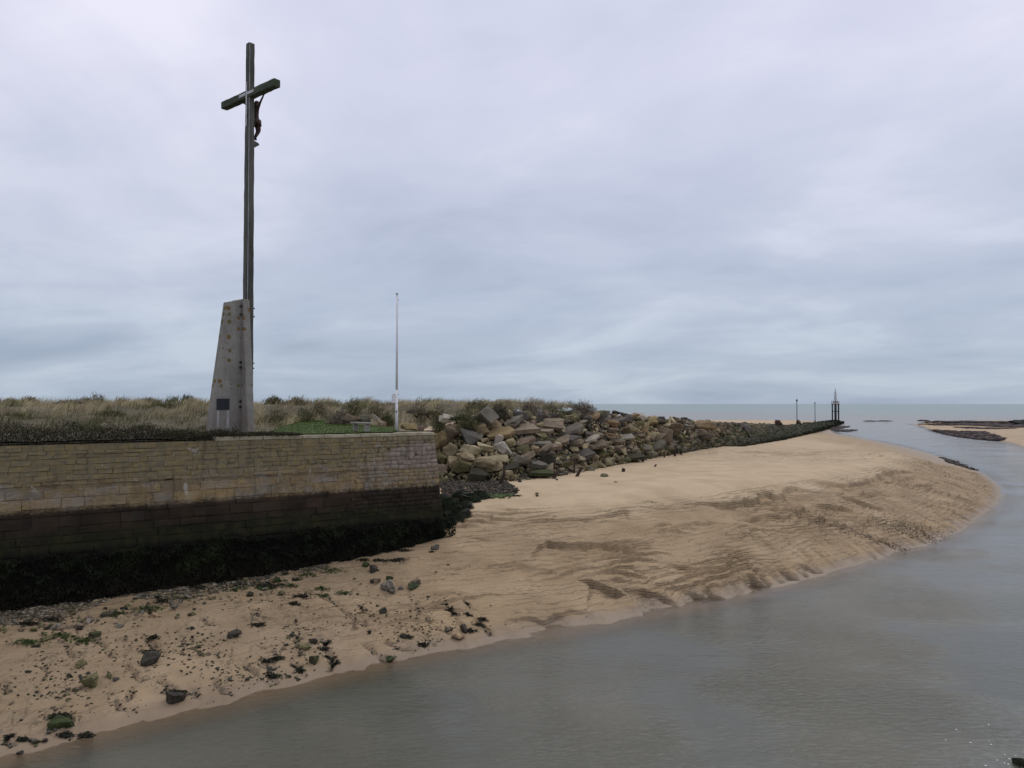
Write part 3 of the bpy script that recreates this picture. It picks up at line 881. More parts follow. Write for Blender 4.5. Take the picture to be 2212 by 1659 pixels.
# lawn, a close-mown sheet with short blades
def on_dune(u, v):
    d = ray(u, v)
    z = 9.4
    for k in range(14):
        p = at_z(u, v, z) if d.z < -1e-4 else at_y(u, v, 75)
        if p.y > 95 or p.y < 0: p = at_y(u, v, 75)
        z = .5 * z + .5 * dune_z(p.x, p.y)
    return Vector((p.x, p.y, dune_z(p.x, p.y)))
lp = LAWN
lx = np.arange(min(p[0] for p in lp), max(p[0] for p in lp), .35); ly = np.arange(min(p[1] for p in lp), max(p[1] for p in lp), .35)
LX, LY = np.meshgrid(lx, ly)
li = inside(LX, LY, lp)
lid = np.arange(LX.size, dtype=np.int32).reshape(LX.shape)
lc = li[:-1, :-1] & li[:-1, 1:] & li[1:, 1:] & li[1:, :-1]
Fl = np.stack([lid[:-1, :-1][lc], lid[:-1, 1:][lc], lid[1:, 1:][lc], lid[1:, :-1][lc]], 1)
us = np.unique(Fl); rm = np.full(LX.size, -1, np.int32); rm[us] = np.arange(len(us))
LZ = dune_h(LX, LY) + .03
M['lawn'] = simple_mat('lawn_turf', (.044, .070, .014), (.068, .10, .02), 1.2, .9)
me = fast_mesh('lawn', np.stack([LX.ravel(), LY.ravel(), LZ.ravel()], 1)[us], rm[Fl], None, True)
tag(link('lawn', me, M['lawn']), kind='structure')

# ------------------------------------------------------------------ quay wall, stone by stone
WALL_L = 33.0
wall = empty('quay_wall', (WALL_C.x, WALL_C.y, 1.0), math.atan2(WDIR.y, WDIR.x))
tag(wall, 'long battered stone quay wall, ochre lichen above and black seaweed below', 'wall', None, 'thing')
def w_local(x, yb, z): return (x, yb, z - 1.0)
def off(z): return -(WALL_TOP - z) * BAT
core = MB()
z0, z1 = -.6, 9.05
def corepts(z, back=1.4):
    return [w_local(-60, off(z) + .035, z), w_local(-.06 + (WALL_TOP - z) * .075, off(z) + .035, z), w_local(-.06 + (WALL_TOP - z) * .075 - .05, back, z), w_local(-60, back, z)]
core.poly_prism(corepts(z0), corepts(z1))
core_o = core.build('mortar_core', M['wall'], wall)
fb = MB()
fb.poly_prism([(-60, 1.35, -1.6), (-.3, 1.35, -1.6), (-.9, 12, -1.6), (-60, 12, -1.6)], [(-60, 1.35, 8.03), (-.3, 1.35, 8.03), (-1.2, 12, 8.03), (-60, 12, 8.03)])
fo = fb.build('quay_fill', M['soil'], None, loc=(WALL_C.x, WALL_C.y, 1.0), rot=(0, 0, math.atan2(WDIR.y, WDIR.x)))
tag(fo, kind='structure')
rng = random.Random(3)
def block_geo(w, h, d=.26, rough=.02, cham=.016):
    c = min(cham, w * .2, h * .2)
    V = []
    for (sx, sz) in ((-1, -1), (1, -1), (1, 1), (-1, 1)):
        V.append((sx * w / 2 + rng.uniform(-rough, rough) * .4, c * 1.1, sz * h / 2 + rng.uniform(-rough, rough) * .4))
    for (sx, sz) in ((-1, -1), (1, -1), (1, 1), (-1, 1)):
        V.append((sx * (w / 2 - c) + rng.uniform(-rough, rough), rng.uniform(-rough, rough) * .8, sz * (h / 2 - c) + rng.uniform(-rough, rough)))
    for (sx, sz) in ((-1, -1), (1, -1), (1, 1), (-1, 1)):
        V.append((sx * w / 2, d, sz * h / 2))
    Fq = [(4, 5, 6, 7), (0, 1, 5, 4), (1, 2, 6, 5), (2, 3, 7, 6), (3, 0, 4, 7), (8, 9, 1, 0), (9, 10, 2, 1), (10, 11, 3, 2), (11, 8, 0, 3)]
    return V, Fq
blocks = []
def course(s0, s1, z, h, wmin, wmax, rough, proud):
    x = s0
    while x < s1 - .05:
        w = rng.uniform(wmin, wmax)
        if s1 - x - w < wmin * .6: w = s1 - x
        gap = rng.choice((.004, .006, .012)) if wmin < .6 else rng.choice((.006, .010, .02, .03))
        blocks.append((x + w / 2, z + h / 2, w - gap, h - gap, rough, rng.uniform(-proud, proud) + (rng.uniform(.02, .06) if rng.random() < .07 else 0)))
        x += w
def right_end(z): return -(WALL_TOP - z) * .075      # s of the corner at this height (battered end)
zc_ = 1.1
zs_ = []
while zc_ < 7.1:
    h = rng.uniform(.34, .52)
    if 5.6 < zc_ < 6.05 and zc_ + h > 6.05: h = 6.05 - zc_
    if zc_ + h > 7.0: h = 7.12 - zc_
    if h < .2: zc_ += h; continue
    zs_.append((zc_, h)); zc_ += h
for z, h in zs_:
    s_sm = 5.6 + rng.uniform(-.4, .4) if z > 4.6 else 0
    course(right_end(z) + s_sm if z > 4.6 else right_end(z), WALL_L, z, h, .75, 1.9, .03, .018)
z = 4.62
while z < 7.1:
    h = rng.uniform(.20, .27)
    course(right_end(z), 5.5 + rng.uniform(-.3, .3), z, h, .24, .46, .02, .014)
    z += h
z = 7.13
while z < 8.98:
    h = rng.uniform(.16, .30)
    if z + h > 8.92: h = 9.02 - z
    course(right_end(z), 6.0, z, h * 1.0, .22, .55, .026, .014)
    course(6.0, WALL_L, z, h, .28, 1.05, .034, .016)
    z += h
def wall_world(s, z): return WALL_C + WDIR * (-s) + WBACK * off(z) + Vector((0, 0, z))
def vis_area(b):
    s, z, w, h = b[:4]
    p = wall_world(s, z)
    tx = p.x / p.y
    if abs(tx) > .69 or z < 4.1: return 0
    return w * h / (p.y ** 2)
order = sorted(range(len(blocks)), key=lambda i: -vis_area(blocks[i]))
indiv = set(order[:300])
sv, sf, sr = [], [], []
for i, (s, z, w, h, rg_, pr) in enumerate(blocks):
    V, Fq = block_geo(w, h, .26, rg_)
    r = rng.random()
    if i in indiv:
        me = bpy.data.meshes.new('stone_block')
        me.from_pydata(V, [], Fq); me.update()
        a = me.attributes.new('rnd', 'FLOAT', 'POINT'); a.data.foreach_set('value', np.full(len(V), r, np.float32))
        o = link('stone_block', me, M['wall'], wall, (-s, off(z) - .012 + pr, z - 1.0), (math.atan(BAT) * 1.0, rng.uniform(-.012, .012), rng.uniform(-.006, .006)))
        o.rotation_euler[0] = -math.atan(BAT)
    else:
        k = len(sv)
        ca, sa = math.cos(-math.atan(BAT)), math.sin(-math.atan(BAT))
        for (vx, vy, vz) in V:
            sv.append((vx - s, vy * ca - vz * sa + off(z) - .012 + pr, vy * sa + vz * ca + z - 1.0)); sr.append(r)
        sf += [tuple(q_ + k for q_ in f) for f in Fq]
me = fast_mesh('rubble_masonry', sv, np.array(sf), {'rnd': np.array(sr)})
tag(link('rubble_masonry', me, M['wall'], wall), kind='stuff')
# coping stones
x = 0.0
while x < 12.5:
    w = rng.uniform(.9, 1.5)
    mb = MB(); mb.box((w - .02, .62, .2), (0, 0, 0), None, .025)
    o = mb.build('coping_stone', M['coping'], wall, loc=(-(x + w / 2) + .02, .27, 9.135 - 1.0 + rng.uniform(-.012, .012)))
    o.rotation_euler = (rng.uniform(-.01, .01), rng.uniform(-.006, .006), rng.uniform(-.01, .01))
    x += w

# hanging seaweed on the tidal part of the wall
def strips(P, D, N, L, W, C, bend=.3):
    """ribbons: P base (n,3), D direction, N bend direction; 2 quads each"""
    n = len(P)
    side = np.cross(D, N); side /= (np.linalg.norm(side, axis=1, keepdims=True) + 1e-9)
    L = L[:, None]; W = W[:, None]
    a = P; b = P + D * L * .5 + N * L * bend * .35; c = P + D * L + N * L * bend
    V = np.concatenate([a - side * W, a + side * W, b - side * W * .8, b + side * W * .8, c], 0)
    i = np.arange(n, dtype=np.int32)
    Q = np.stack([i, i + n, i + 3 * n, i + 2 * n], 1)
    T = np.stack([i + 2 * n, i + 3 * n, i + 4 * n], 1)
    return V, [Q, T], np.tile(C, (5, 1))
nW_ = 34000
s_ = RNG.uniform(-1.2, WALL_L, nW_)
ztop = 3.95 + .22 * fbm(s_ * .35, s_ * 0, 301, 4) + .1 * fbm(s_ * 2.2, s_ * 0, 305, 2)
zz_ = RNG.uniform(1.0, 1.0, nW_) * 0 + ztop - RNG.random(nW_) ** 1.3 * 2.9
P_ = np.stack([WALL_C.x - WDIR.x * s_, WALL_C.y - WDIR.y * s_, zz_], 1)
clump = np.clip(fbm(s_ * 1.3, zz_ * 1.6, 321, 3) + .15, 0, 1)
o_ = (-(WALL_TOP - zz_) * BAT - .03 - .28 * clump * RNG.random(nW_) ** .4)
P_[:, 0] += WBACK.x * o_; P_[:, 1] += WBACK.y * o_
D_ = np.stack([RNG.normal(0, .8, nW_), RNG.normal(0, .5, nW_) - .3, -np.ones(nW_)], 1); D_ /= np.linalg.norm(D_, axis=1, keepdims=True)
N_ = np.tile(np.array([[-WBACK.x, -WBACK.y, 0]]), (nW_, 1)) + RNG.normal(0, .4, (nW_, 3))
cA = np.array([.004, .005, .003]); cB = np.array([.020, .025, .008]); cC = np.array([.012, .009, .006])
f_ = (np.clip(.35 + .6 * fbm(s_ * .5, zz_ * .8, 311, 3), 0, 1) ** 2 + .5 * clump * RNG.random(nW_))[:, None]
low_ = sm(zz_, 2.9, 2.0)[:, None]
C_ = (cA * (1 - f_) + cB * f_) * (1 - low_ * .7) + cC * low_ * .7
V_, F_, T_ = strips(P_, D_, N_, RNG.uniform(.06, .2, nW_), RNG.uniform(.015, .05, nW_), C_, .35)
me = fast_mesh('wall_seaweed', V_, F_, {'tint': T_})
tag(link('wall_seaweed', me, M['weed']), 'black seaweed hanging along the foot of the quay wall', 'seaweed', None, 'stuff')

# ------------------------------------------------------------------ rock meshes
def boulder_mesh(seed, sub=3, cuts=9, rough=.06):
    rd = random.Random(seed)
    bm = bmesh.new()
    npt = {1: 10, 2: 11, 3: rd.choice((11, 13, 16))}[sub]
    for k in range(npt):
        d = Vector((rd.gauss(0, 1), rd.gauss(0, 1), rd.gauss(0, 1)))
        d = Vector([math.copysign(abs(c) ** (.55 if cuts < 8 else .8), c) for c in d.normalized()])
        bm.verts.new(d * rd.uniform(.85, 1.1))
    r = bmesh.ops.convex_hull(bm, input=bm.verts)
    bmesh.ops.delete(bm, geom=list({e for e in r['geom_interior'] if isinstance(e, bmesh.types.BMVert)}), context='VERTS')
    bmesh.ops.dissolve_limit(bm, angle_limit=R(14), verts=bm.verts, edges=bm.edges)
    if sub >= 2: bmesh.ops.bevel(bm, geom=list(bm.edges), offset=.09 if cuts >= 8 else .05, segments=2 if sub == 3 else 1, affect='EDGES', profile=.5)
    bmesh.ops.triangulate(bm, faces=bm.faces)
    if sub == 3:
        for L_ in (.5, .3, .2): bmesh.ops.subdivide_edges(bm, edges=[e for e in bm.edges if e.calc_length() > L_], cuts=1); bmesh.ops.triangulate(bm, faces=bm.faces)
    o = Vector((rd.uniform(-50, 50), rd.uniform(-50, 50), 0))
    for v in bm.verts:
        p = v.co.copy()
        nz = mnoise.noise_vector(p * 1.7 + o) * rough * 1.6 + mnoise.noise_vector(p * 4.5 + o) * rough * .9 + mnoise.noise_vector(p * 10 + o) * rough * .45
        v.co = p + nz
    me = bpy.data.meshes.new('boulder_shape'); bm.to_mesh(me); bm.free()
    V = np.zeros(len(me.vertices) * 3); me.vertices.foreach_get('co', V); V = V.reshape(-1, 3)
    lo, hi = V.min(0), V.max(0)
    V = (V - (lo + hi) / 2) / (hi - lo)          # unit box
    me.vertices.foreach_set('co', V.ravel()); me.update()
    me.polygons.foreach_set('use_smooth', np.ones(len(me.polygons), bool))
    me.set_sharp_from_angle(angle=R(32))
    me.materials.append(M['rock'])
    return me
def slab_mesh(seed):
    rd = random.Random(seed)
    bm = bmesh.new()
    n = rd.choice((4, 4, 5, 6))
    pts = []
    for i in range(n):
        a = (i + rd.uniform(-.22, .22)) / n * 2 * math.pi + .7
        pts.append(Vector((math.cos(a) * rd.uniform(.85, 1.1), math.sin(a) * rd.uniform(.85, 1.1), 0)))
    lo = [bm.verts.new(p * rd.uniform(.9, 1.05) + Vector((0, 0, -1))) for p in pts]; hi = [bm.verts.new(p + Vector((0, 0, 1))) for p in pts]
    bm.faces.new(list(reversed(lo))); bm.faces.new(hi)
    for i in range(n): bm.faces.new((lo[i], lo[(i + 1) % n], hi[(i + 1) % n], hi[i]))
    bmesh.ops.bevel(bm, geom=list(bm.edges), offset=.07, segments=1, affect='EDGES')
    bmesh.ops.triangulate(bm, faces=bm.faces)
    bmesh.ops.subdivide_edges(bm, edges=bm.edges, cuts=2, use_grid_fill=True)
    o = Vector((rd.uniform(-50, 50), 0, 0))
    for v in bm.verts:
        nz = mnoise.noise_vector(v.co * 2.2 + o)
        v.co += Vector((nz.x * .06, nz.y * .06, nz.z * .07))
    me = bpy.data.meshes.new('slab_shape'); bm.to_mesh(me); bm.free()
    me.polygons.foreach_set('use_smooth', np.ones(len(me.polygons), bool)); me.set_sharp_from_angle(angle=R(30))
    V = np.zeros(len(me.vertices) * 3); me.vertices.foreach_get('co', V); V = V.reshape(-1, 3)
    l, h = V.min(0), V.max(0); V = (V - (l + h) / 2) / (h - l)
    me.vertices.foreach_set('co', V.ravel()); me.update()
    me.materials.append(M['rock'])
    return me
BOULD = [boulder_mesh(100 + k, 3, random.Random(k).choice((7, 9, 12)), .05) for k in range(16)]
SLAB = [slab_mesh(200 + k) for k in range(10)]
BLOCK = [boulder_mesh(300 + k, 3, 6, .03) for k in range(6)]
STONES = [boulder_mesh(330 + k, 2, 9, .10) for k in range(12)]
for me_ in STONES: me_.materials.clear(); me_.materials.append(M['stone'])

PAL = {
    'yellow': (.25, .208, .125), 'pale': (.34, .285, .185), 'ochre': (.18, .138, .068), 'tan': (.22, .165, .10), 'grey': (.138, .124, .10),
    'slate': (.078, .071, .062), 'brown': (.142, .110, .078), 'white': (.29, .26, .215), 'moss': (.118, .108, .052), 'green': (.032, .046, .014), 'dark': (.040, .036, .026), 'orange': (.20, .138, .074), 'concrete': (.182, .146, .106)}
PAL = {k_: tuple(v_ * (1.22 if k_ not in ('green', 'dark', 'moss') else 1.0) for v_ in c_) for k_, c_ in PAL.items()}
def jit(c, rd, a=.12):
    k = rd.uniform(1 - a * 1.6, 1 + a * 1.4)
    return tuple(max(.004, v * k * rd.uniform(1 - a * .35, 1 + a * .35)) for v in c)
rk = random.Random(17)
def add_rock(kind, pos, size, rot, col, name, label, group=None, cat='rock'):
    src = {'b': BOULD, 's': SLAB, 'k': BLOCK, 'p': STONES}[kind]
    o = link(name, rk.choice(src), None, None, pos, rot, size)
    o.color = (col + (1,))[:4]
    tag(o, label, cat, group, 'thing')
    return o
WORD = {'yellow': 'yellow limestone', 'pale': 'pale cream limestone', 'ochre': 'ochre lichened', 'tan': 'tan sandstone', 'grey': 'plain grey', 'slate': 'dark slate-grey', 'brown': 'brown', 'white': 'whitish concrete',
        'moss': 'mossy olive', 'green': 'green weed-covered', 'dark': 'blackish wet', 'orange': 'orange-tan', 'concrete': 'weathered concrete'}
# rocks one can pick out in the photograph: (u, v, width, height on the plate, kind, colour, roll, label)
def k7(x, y): return 905.2 + x * .1984, 844.8 + y * .1984
def k8(x, y): return 1261.8 + x * .1984, 850.3 + y * .1984
PICK7 = [
    (215, 430, 95, 75, 'b', 'ochre', 0, 'small ochre lichened boulder topmost beside the quay wall corner'),
    (320, 500, 150, 175, 'k', 'brown', .5, 'brown block with ochre lichen tilted behind the wall corner'),
    (390, 430, 150, 130, 'b', 'tan', .2, 'tan boulder just below the dune scrub near the wall corner'),
    (250, 570, 150, 190, 'b', 'ochre', .4, 'large ochre boulder touching the right edge of the quay wall'),
    (530, 545, 220, 180, 'k', 'slate', .3, 'dark grey striped block in the upper left of the pile'),
    (330, 655, 140, 150, 'b', 'yellow', .1, 'pale yellow boulder below the ochre boulder by the wall'),
    (555, 655, 220, 100, 'b', 'pale', .1, 'long pale yellow boulder under the striped grey block'),
    (725, 615, 165, 100, 'b', 'pale', 0, 'bright cream boulder left of the whitish upright block'),
    (680, 450, 150, 130, 'b', 'tan', -.2, 'orange-tan boulder under the lichen-speckled slab on the dune'),
    (640, 525, 95, 85, 'b', 'grey', 0, 'small grey stone right of the striped grey block'),
    (720, 540, 80, 55, 'k', 'pale', 0, 'small cream block left of the big ochre slab'),
    (885, 465, 280, 150, 's', 'ochre', -.25, 'big flat ochre lichened slab lying tilted in the middle of the pile'),
    (870, 550, 95, 115, 'k', 'white', .1, 'whitish upright block below the big ochre slab'),
    (930, 625, 190, 120, 'k', 'white', .5, 'light grey angular concrete lump below the whitish upright block'),
    (985, 575, 120, 95, 'b', 'yellow', 0, 'clean yellow boulder right of the whitish upright block'),
    (1130, 430, 330, 110, 's', 'concrete', -.1, 'broad brown concrete slab lying flat right of the ochre slab'),
    (1000, 365, 140, 60, 's', 'concrete', 0, 'small brown slab behind the broad concrete slab'),
    (1165, 385, 200, 55, 's', 'concrete', -.05, 'flat slab resting on top of the broad concrete slab'),
    (1350, 440, 210, 75, 's', 'concrete', .05, 'flat pale slab at the right end of the broad concrete slab'),
    (1450, 320, 240, 55, 's', 'concrete', .05, 'highest flat slab, lying under the crest shrubs'),
    (1410, 362, 300, 55, 's', 'brown', .12, 'long dark-edged slab just under the highest flat slab'),
    (1520, 400, 130, 90, 's', 'concrete', .6, 'short beam-like slab propped steeply below the highest slab'),
    (1660, 430, 250, 140, 'b', 'grey', .1, 'big grey-brown boulder right of the stacked flat slabs'),
    (1590, 505, 300, 55, 's', 'slate', .06, 'long dark slab below the big grey-brown boulder'),
    (1130, 560, 270, 80, 's', 'brown', -.3, 'brown slab sloping down right under the broad concrete slab'),
    (1340, 575, 190, 75, 's', 'grey', .0, 'pale grey slab in the middle of the slab heap'),
    (1340, 645, 220, 70, 's', 'concrete', -.6, 'narrow slab tipped steeply down towards the posts'),
    (1530, 555, 240, 70, 's', 'concrete', -.35, 'long concrete slab sloping down right from the slab heap'),
    (1690, 570, 190, 85, 's', 'brown', -.2, 'brown slab lying behind the long sloping slab'),
    (1850, 530, 230, 60, 's', 'white', -.35, 'pale slab sloping down right beside the cream rubble'),
    (1900, 605, 260, 75, 's', 'brown', -.25, 'long brown slab under the pale sloping slab'),
    (740, 815, 310, 185, 'b', 'yellow', .1, 'biggest yellow boulder at the foot of the pile'),
    (470, 845, 195, 135, 'b', 'moss', .3, 'mossy boulder left of the biggest yellow boulder'),
    (370, 790, 130, 125, 'b', 'yellow', 0, 'yellow boulder above the mossy one near the wall'),
    (500, 740, 195, 120, 'b', 'yellow', .1, 'broad yellow boulder above the mossy boulder'),
    (250, 760, 110, 115, 'b', 'moss', 0, 'greenish boulder tight against the wall end'),
    (650, 930, 215, 145, 'k', 'dark', .05, 'dark squared block on the sand at the foot of the pile'),
    (1320, 895, 270, 85, 's', 'green', 0, 'flat slab topped with bright green weed beside the leaning posts'),
    (1130, 645, 140, 95, 'b', 'moss', 0, 'olive boulder below the brown sloping slab'),
    (1210, 695, 115, 65, 'b', 'moss', 0, 'small olive boulder above the dark grey blocks'),
    (1260, 645, 105, 85, 'b', 'tan', 0, 'rounded tan boulder left of the narrow tipped slab'),
    (1500, 605, 95, 85, 'b', 'pale', .6, 'pale pointed stone under the long sloping slab'),
    (1690, 640, 85, 55, 'b', 'yellow', 0, 'small yellow stone right of the tipped slab'),
    (1800, 640, 135, 105, 'b', 'yellow', 0, 'round yellow boulder under the long brown slab'),
    (1780, 705, 230, 100, 's', 'slate', -.35, 'dark slab sloping down right below the round yellow boulder'),
    (1960, 690, 140, 80, 's', 'moss', -.4, 'greenish slab leaning right near the sand edge'),
    (1960, 795, 135, 80, 'b', 'yellow', 0, 'yellow boulder resting on the sand right of the posts'),
    (2060, 800, 100, 60, 'b', 'pale', -.2, 'cream boulder lowest at the sand right of the yellow one'),
    (1610, 815, 130, 100, 'k', 'moss', 0, 'olive block behind the leaning posts'),
    (1400, 770, 160, 140, 'k', 'dark', .2, 'dark wet block behind the green weedy slab'),
    (1120, 775, 180, 120, 'k', 'grey', .5, 'dark grey angular block right of the biggest yellow boulder'),
    (1010, 835, 150, 90, 's', 'dark', -.4, 'dark slab leaning beside the biggest yellow boulder'),
    (1895, 275, 125, 115, 'b', 'tan', .5, 'tan pointed boulder on the crest right of the shrubs'),
    (1820, 320, 130, 85, 'b', 'slate', 0, 'slate boulder under the last crest shrub'),
    (1830, 875, 150, 75, 's', 'grey', -.35, 'grey flat stone half buried in sand by the rightmost leaning post'),
    (1580, 900, 90, 45, 'b', 'grey', 0, 'small grey stone on the sand between the two leaning posts'),
]
PICK8 = [
    (205, 230, 150, 75, 'k', 'grey', 0, 'squared grey block standing on the crest right of the shrubs'),
    (190, 305, 70, 115, 'k', 'slate', .1, 'upright dark block below the squared crest block'),
    (340, 310, 240, 85, 's', 'slate', -.25, 'long dark slab sloping down right below the crest'),
    (465, 290, 130, 80, 'k', 'slate', -.2, 'dark block right of the long dark slab on the crest'),
    (530, 255, 140, 65, 'k', 'tan', 0, 'tan block on the crest left of the light grey cube'),
    (340, 222, 80, 60, 'k', 'dark', 0, 'small dark block on the crest beside the squared block'),
    (405, 235, 75, 50, 'k', 'dark', .2, 'second small dark block along the crest'),
    (615, 272, 85, 85, 'k', 'white', .05, 'light grey cube-shaped block standing on the crest'),
    (720, 310, 130, 85, 'b', 'ochre', -.2, 'ochre boulder right of the light grey cube'),
    (820, 300, 130, 70, 'k', 'slate', 0, 'dark block right of the ochre crest boulder'),
    (300, 340, 160, 85, 'b', 'orange', 0, 'orange-tan boulder below the long dark crest slab'),
    (515, 375, 180, 100, 'b', 'yellow', 0, 'broad yellow boulder in the middle of the jetty slope'),
    (640, 385, 120, 110, 'b', 'tan', .2, 'tan boulder right of the broad yellow one on the slope'),
    (950, 400, 230, 125, 'b', 'brown', .15, 'large brown boulder under the long masonry block'),
    (860, 465, 190, 145, 'b', 'brown', .3, 'large brown boulder nearer than the one under the masonry block'),
    (760, 460, 110, 70, 'b', 'yellow', 0, 'small yellow boulder left of the large brown boulders'),
    (765, 595, 230, 90, 's', 'grey', -.55, 'grey slab tipped steeply on the sand edge'),
    (640, 600, 150, 65, 's', 'grey', -.1, 'grey flat slab left of the steeply tipped one'),
    (500, 695, 290, 60, 's', 'dark', -.12, 'long dark slab lying at the sand edge'),
    (340, 590, 150, 65, 's', 'brown', -.1, 'brown slab above the long dark slab'),
    (340, 520, 200, 50, 's', 'brown', 0, 'brown slab below the rusty beam'),
    (270, 440, 180, 40, 's', 'orange', .12, 'rust-coloured beam lying across the cream rubble'),
    (270, 470, 150, 50, 's', 'brown', .1, 'brown slab right under the rust-coloured beam'),
    (430, 475, 200, 40, 's', 'white', -.08, 'pale slab lying right of the rust-coloured beam'),
    (1090, 590, 110, 70, 'b', 'yellow', 0, 'yellow boulder at the sand edge right of the short posts'),
    (1260, 350, 330, 95, 'k', 'tan', 0, 'long masonry block with a flat top on the jetty'),
    (1230, 420, 210, 65, 'k', 'brown', 0, 'brown block under the long masonry block'),
    (1310, 475, 210, 55, 'k', 'grey', 0, 'grey block low under the long masonry block'),
    (1540, 315, 95, 65, 'k', 'slate', .2, 'slate block right of the long masonry block'),
    (1460, 410, 130, 100, 'k', 'brown', .2, 'brown block right end of the masonry remains'),
    (1740, 410, 130, 130, 'k', 'slate', .2, 'dark slate block where the green weed begins'),
    (1300, 290, 80, 45, 'b', 'brown', 0, 'round brown stone on top of the long masonry block'),
    (1110, 282, 100, 40, 'b', 'slate', 0, 'dark stone at the left top of the masonry block'),
    (1420, 565, 110, 40, 'b', 'yellow', 0, 'pale yellow stone low at the sand before the weed begins'),
]
taken = []
SILH = 1.12
for lst, kf in ((PICK7, k7), (PICK8, k8)):
    for (x, y, w, h, kd, cn, roll, lab) in lst:
        u, v = kf(x, y)
        p = on_mound(u, v)
        if p is None:
            p = on_mound(u, v + 6) or on_sand(u, v)
        d = p.y
        W = w * .1984 * d / 1659 * SILH; H = h * .1984 * d / 1659 * SILH
        if kd == 's':
            th = max(.22, min(H * .42, .45)); dep_ = max(H * 1.7, W * .6)
            size = (W, dep_, th); rot = (rk.uniform(-.42, -.18) * -1, -roll * -1, rk.uniform(-.25, .25))
            rot = (rk.uniform(.15, .42), roll * -1 if False else -roll * -1, rk.uniform(-.25, .25))
        else:
            size = (W, (W + H) * .5, H); rot = (rk.uniform(-.2, .25), roll, rk.uniform(-.3, .3))
        pos = Vector(p) + Vector((0, -size[1] * .08, size[2] * .10))
        add_rock(kd, pos, size, rot, jit(PAL[cn], rk, .06), 'concrete_slab' if kd == 's' else 'boulder', lab,
                 'rocks of the jetty rubble', 'slab' if kd == 's' else 'boulder')
        taken.append((pos.x, pos.y, pos.z, (size[0] + size[2]) * .42))
# the rest of the pile
fill = []
NB = len(BL) - 1
def zone_cols(t):
    if t < 3.2: return ['yellow', 'yellow', 'yellow', 'tan', 'moss', 'moss', 'brown']
    if t < 5.0: return ['yellow', 'moss', 'moss', 'grey', 'brown', 'concrete', 'concrete', 'dark']
    if t < 6.2: return ['pale', 'yellow', 'yellow', 'tan', 'moss', 'moss', 'brown', 'concrete']
    if t < 7.0: return ['yellow', 'brown', 'brown', 'dark', 'grey', 'moss', 'moss']
    if t < 7.6: return ['brown', 'slate', 'grey', 'moss', 'dark', 'green']
    return ['dark', 'dark', 'slate', 'dark']
def seg_len(t):
    i = min(int(t), NB - 1); return (BL[i + 1] - BL[i]).length
tt = .35
while tt < NB - .001:
    p = mound_pt(tt, .5)
    d = p.y
    base_sz = 1.3 if d < 72 else 1.1 if d < 95 else (1.15 if d < 140 else (1.2 if d < 240 else 1.5))
    slope = (on_line(KL, tt) - on_line(BL, tt)).length + 2.0
    nrow = max(2, int(slope / (base_sz * .70)))
    for r_ in range(nrow):
        s = (r_ + rk.uniform(-.3, .3)) / (nrow - 1) * 1.14 - .06
        t2 = min(max(tt + rk.uniform(-.5, .5) * base_sz / seg_len(tt), .3), NB - .01)
        q_ = mound_pt(t2, min(max(s, -.1), 1.0))
        if s > 1:
            o_ = (on_line(KL, t2) - on_line(BL, t2)); o_.z = 0; q_ = q_ + o_.normalized() * (s - 1) * slope * 1.4
        cn = rk.choice(zone_cols(t2))
        sz = base_sz * rk.choice((.5, .65, .8, .95, 1.15, 1.35))
        kd = 'b'
        if cn in ('concrete', 'grey', 'brown', 'slate') and rk.random() < .7: kd = 's' if 2.6 < t2 < 6.6 else 'k'
        if cn == 'pale' and 4.8 < t2 < 6: sz *= .55
        if s < .08: sz *= .7
        if kd == 's': size = (sz * 1.7, sz * 1.2, max(.2, sz * .28)); rot = (rk.uniform(-.1, .6), rk.uniform(-.5, .5), rk.uniform(-1, 1))
        else: size = (sz * rk.uniform(.9, 1.3), sz * rk.uniform(.8, 1.1), sz * rk.uniform(.5, .8)); rot = (rk.uniform(-.5, .5), rk.uniform(-.5, .5), rk.uniform(0, 6.28))
        if s < .10 and 1.5 < t2 < 5.2 and rk.random() < .6: continue
        if any((q_.x - a) ** 2 + (q_.y - b) ** 2 + (q_.z - c) ** 2 < r * r for a, b, c, r in taken): continue
        fill.append((q_ + Vector((0, 0, rk.uniform(-.32, .0) * sz)), size, rot, cn, kd, t2, s))
    tt += base_sz * .66 / seg_len(tt)
def zone_word(t, s):
    if t < 3.2: return 'between the wall corner and the leaning posts'
    if t < 5.0: return 'among the broken slabs behind the leaning posts'
    if t < 6.2: return 'on the jetty slope below the squared crest block'
    if t < 7.0: return 'around the long masonry block of the jetty'
    return 'on the weedy outer jetty'
fill.sort(key=lambda f: -(f[1][0] * f[1][2]) / (f[0].y ** 2))
ind_f = fill[:215]
for (p, size, rot, cn, kd, t, s) in ind_f:
    szw = 'small' if size[0] < .85 else ('mid-sized' if size[0] < 1.3 else 'large')
    lvl = 'low' if s < .34 else ('halfway up' if s < .68 else 'high up')
    add_rock(kd, p, size, rot, jit(PAL[cn], rk), 'concrete_slab' if kd == 's' else 'boulder',
             '%s %s %s %s %s' % (szw, WORD[cn], 'slab' if kd == 's' else 'boulder', lvl, zone_word(t, s)), 'rocks of the jetty rubble', 'slab' if kd == 's' else 'boulder')
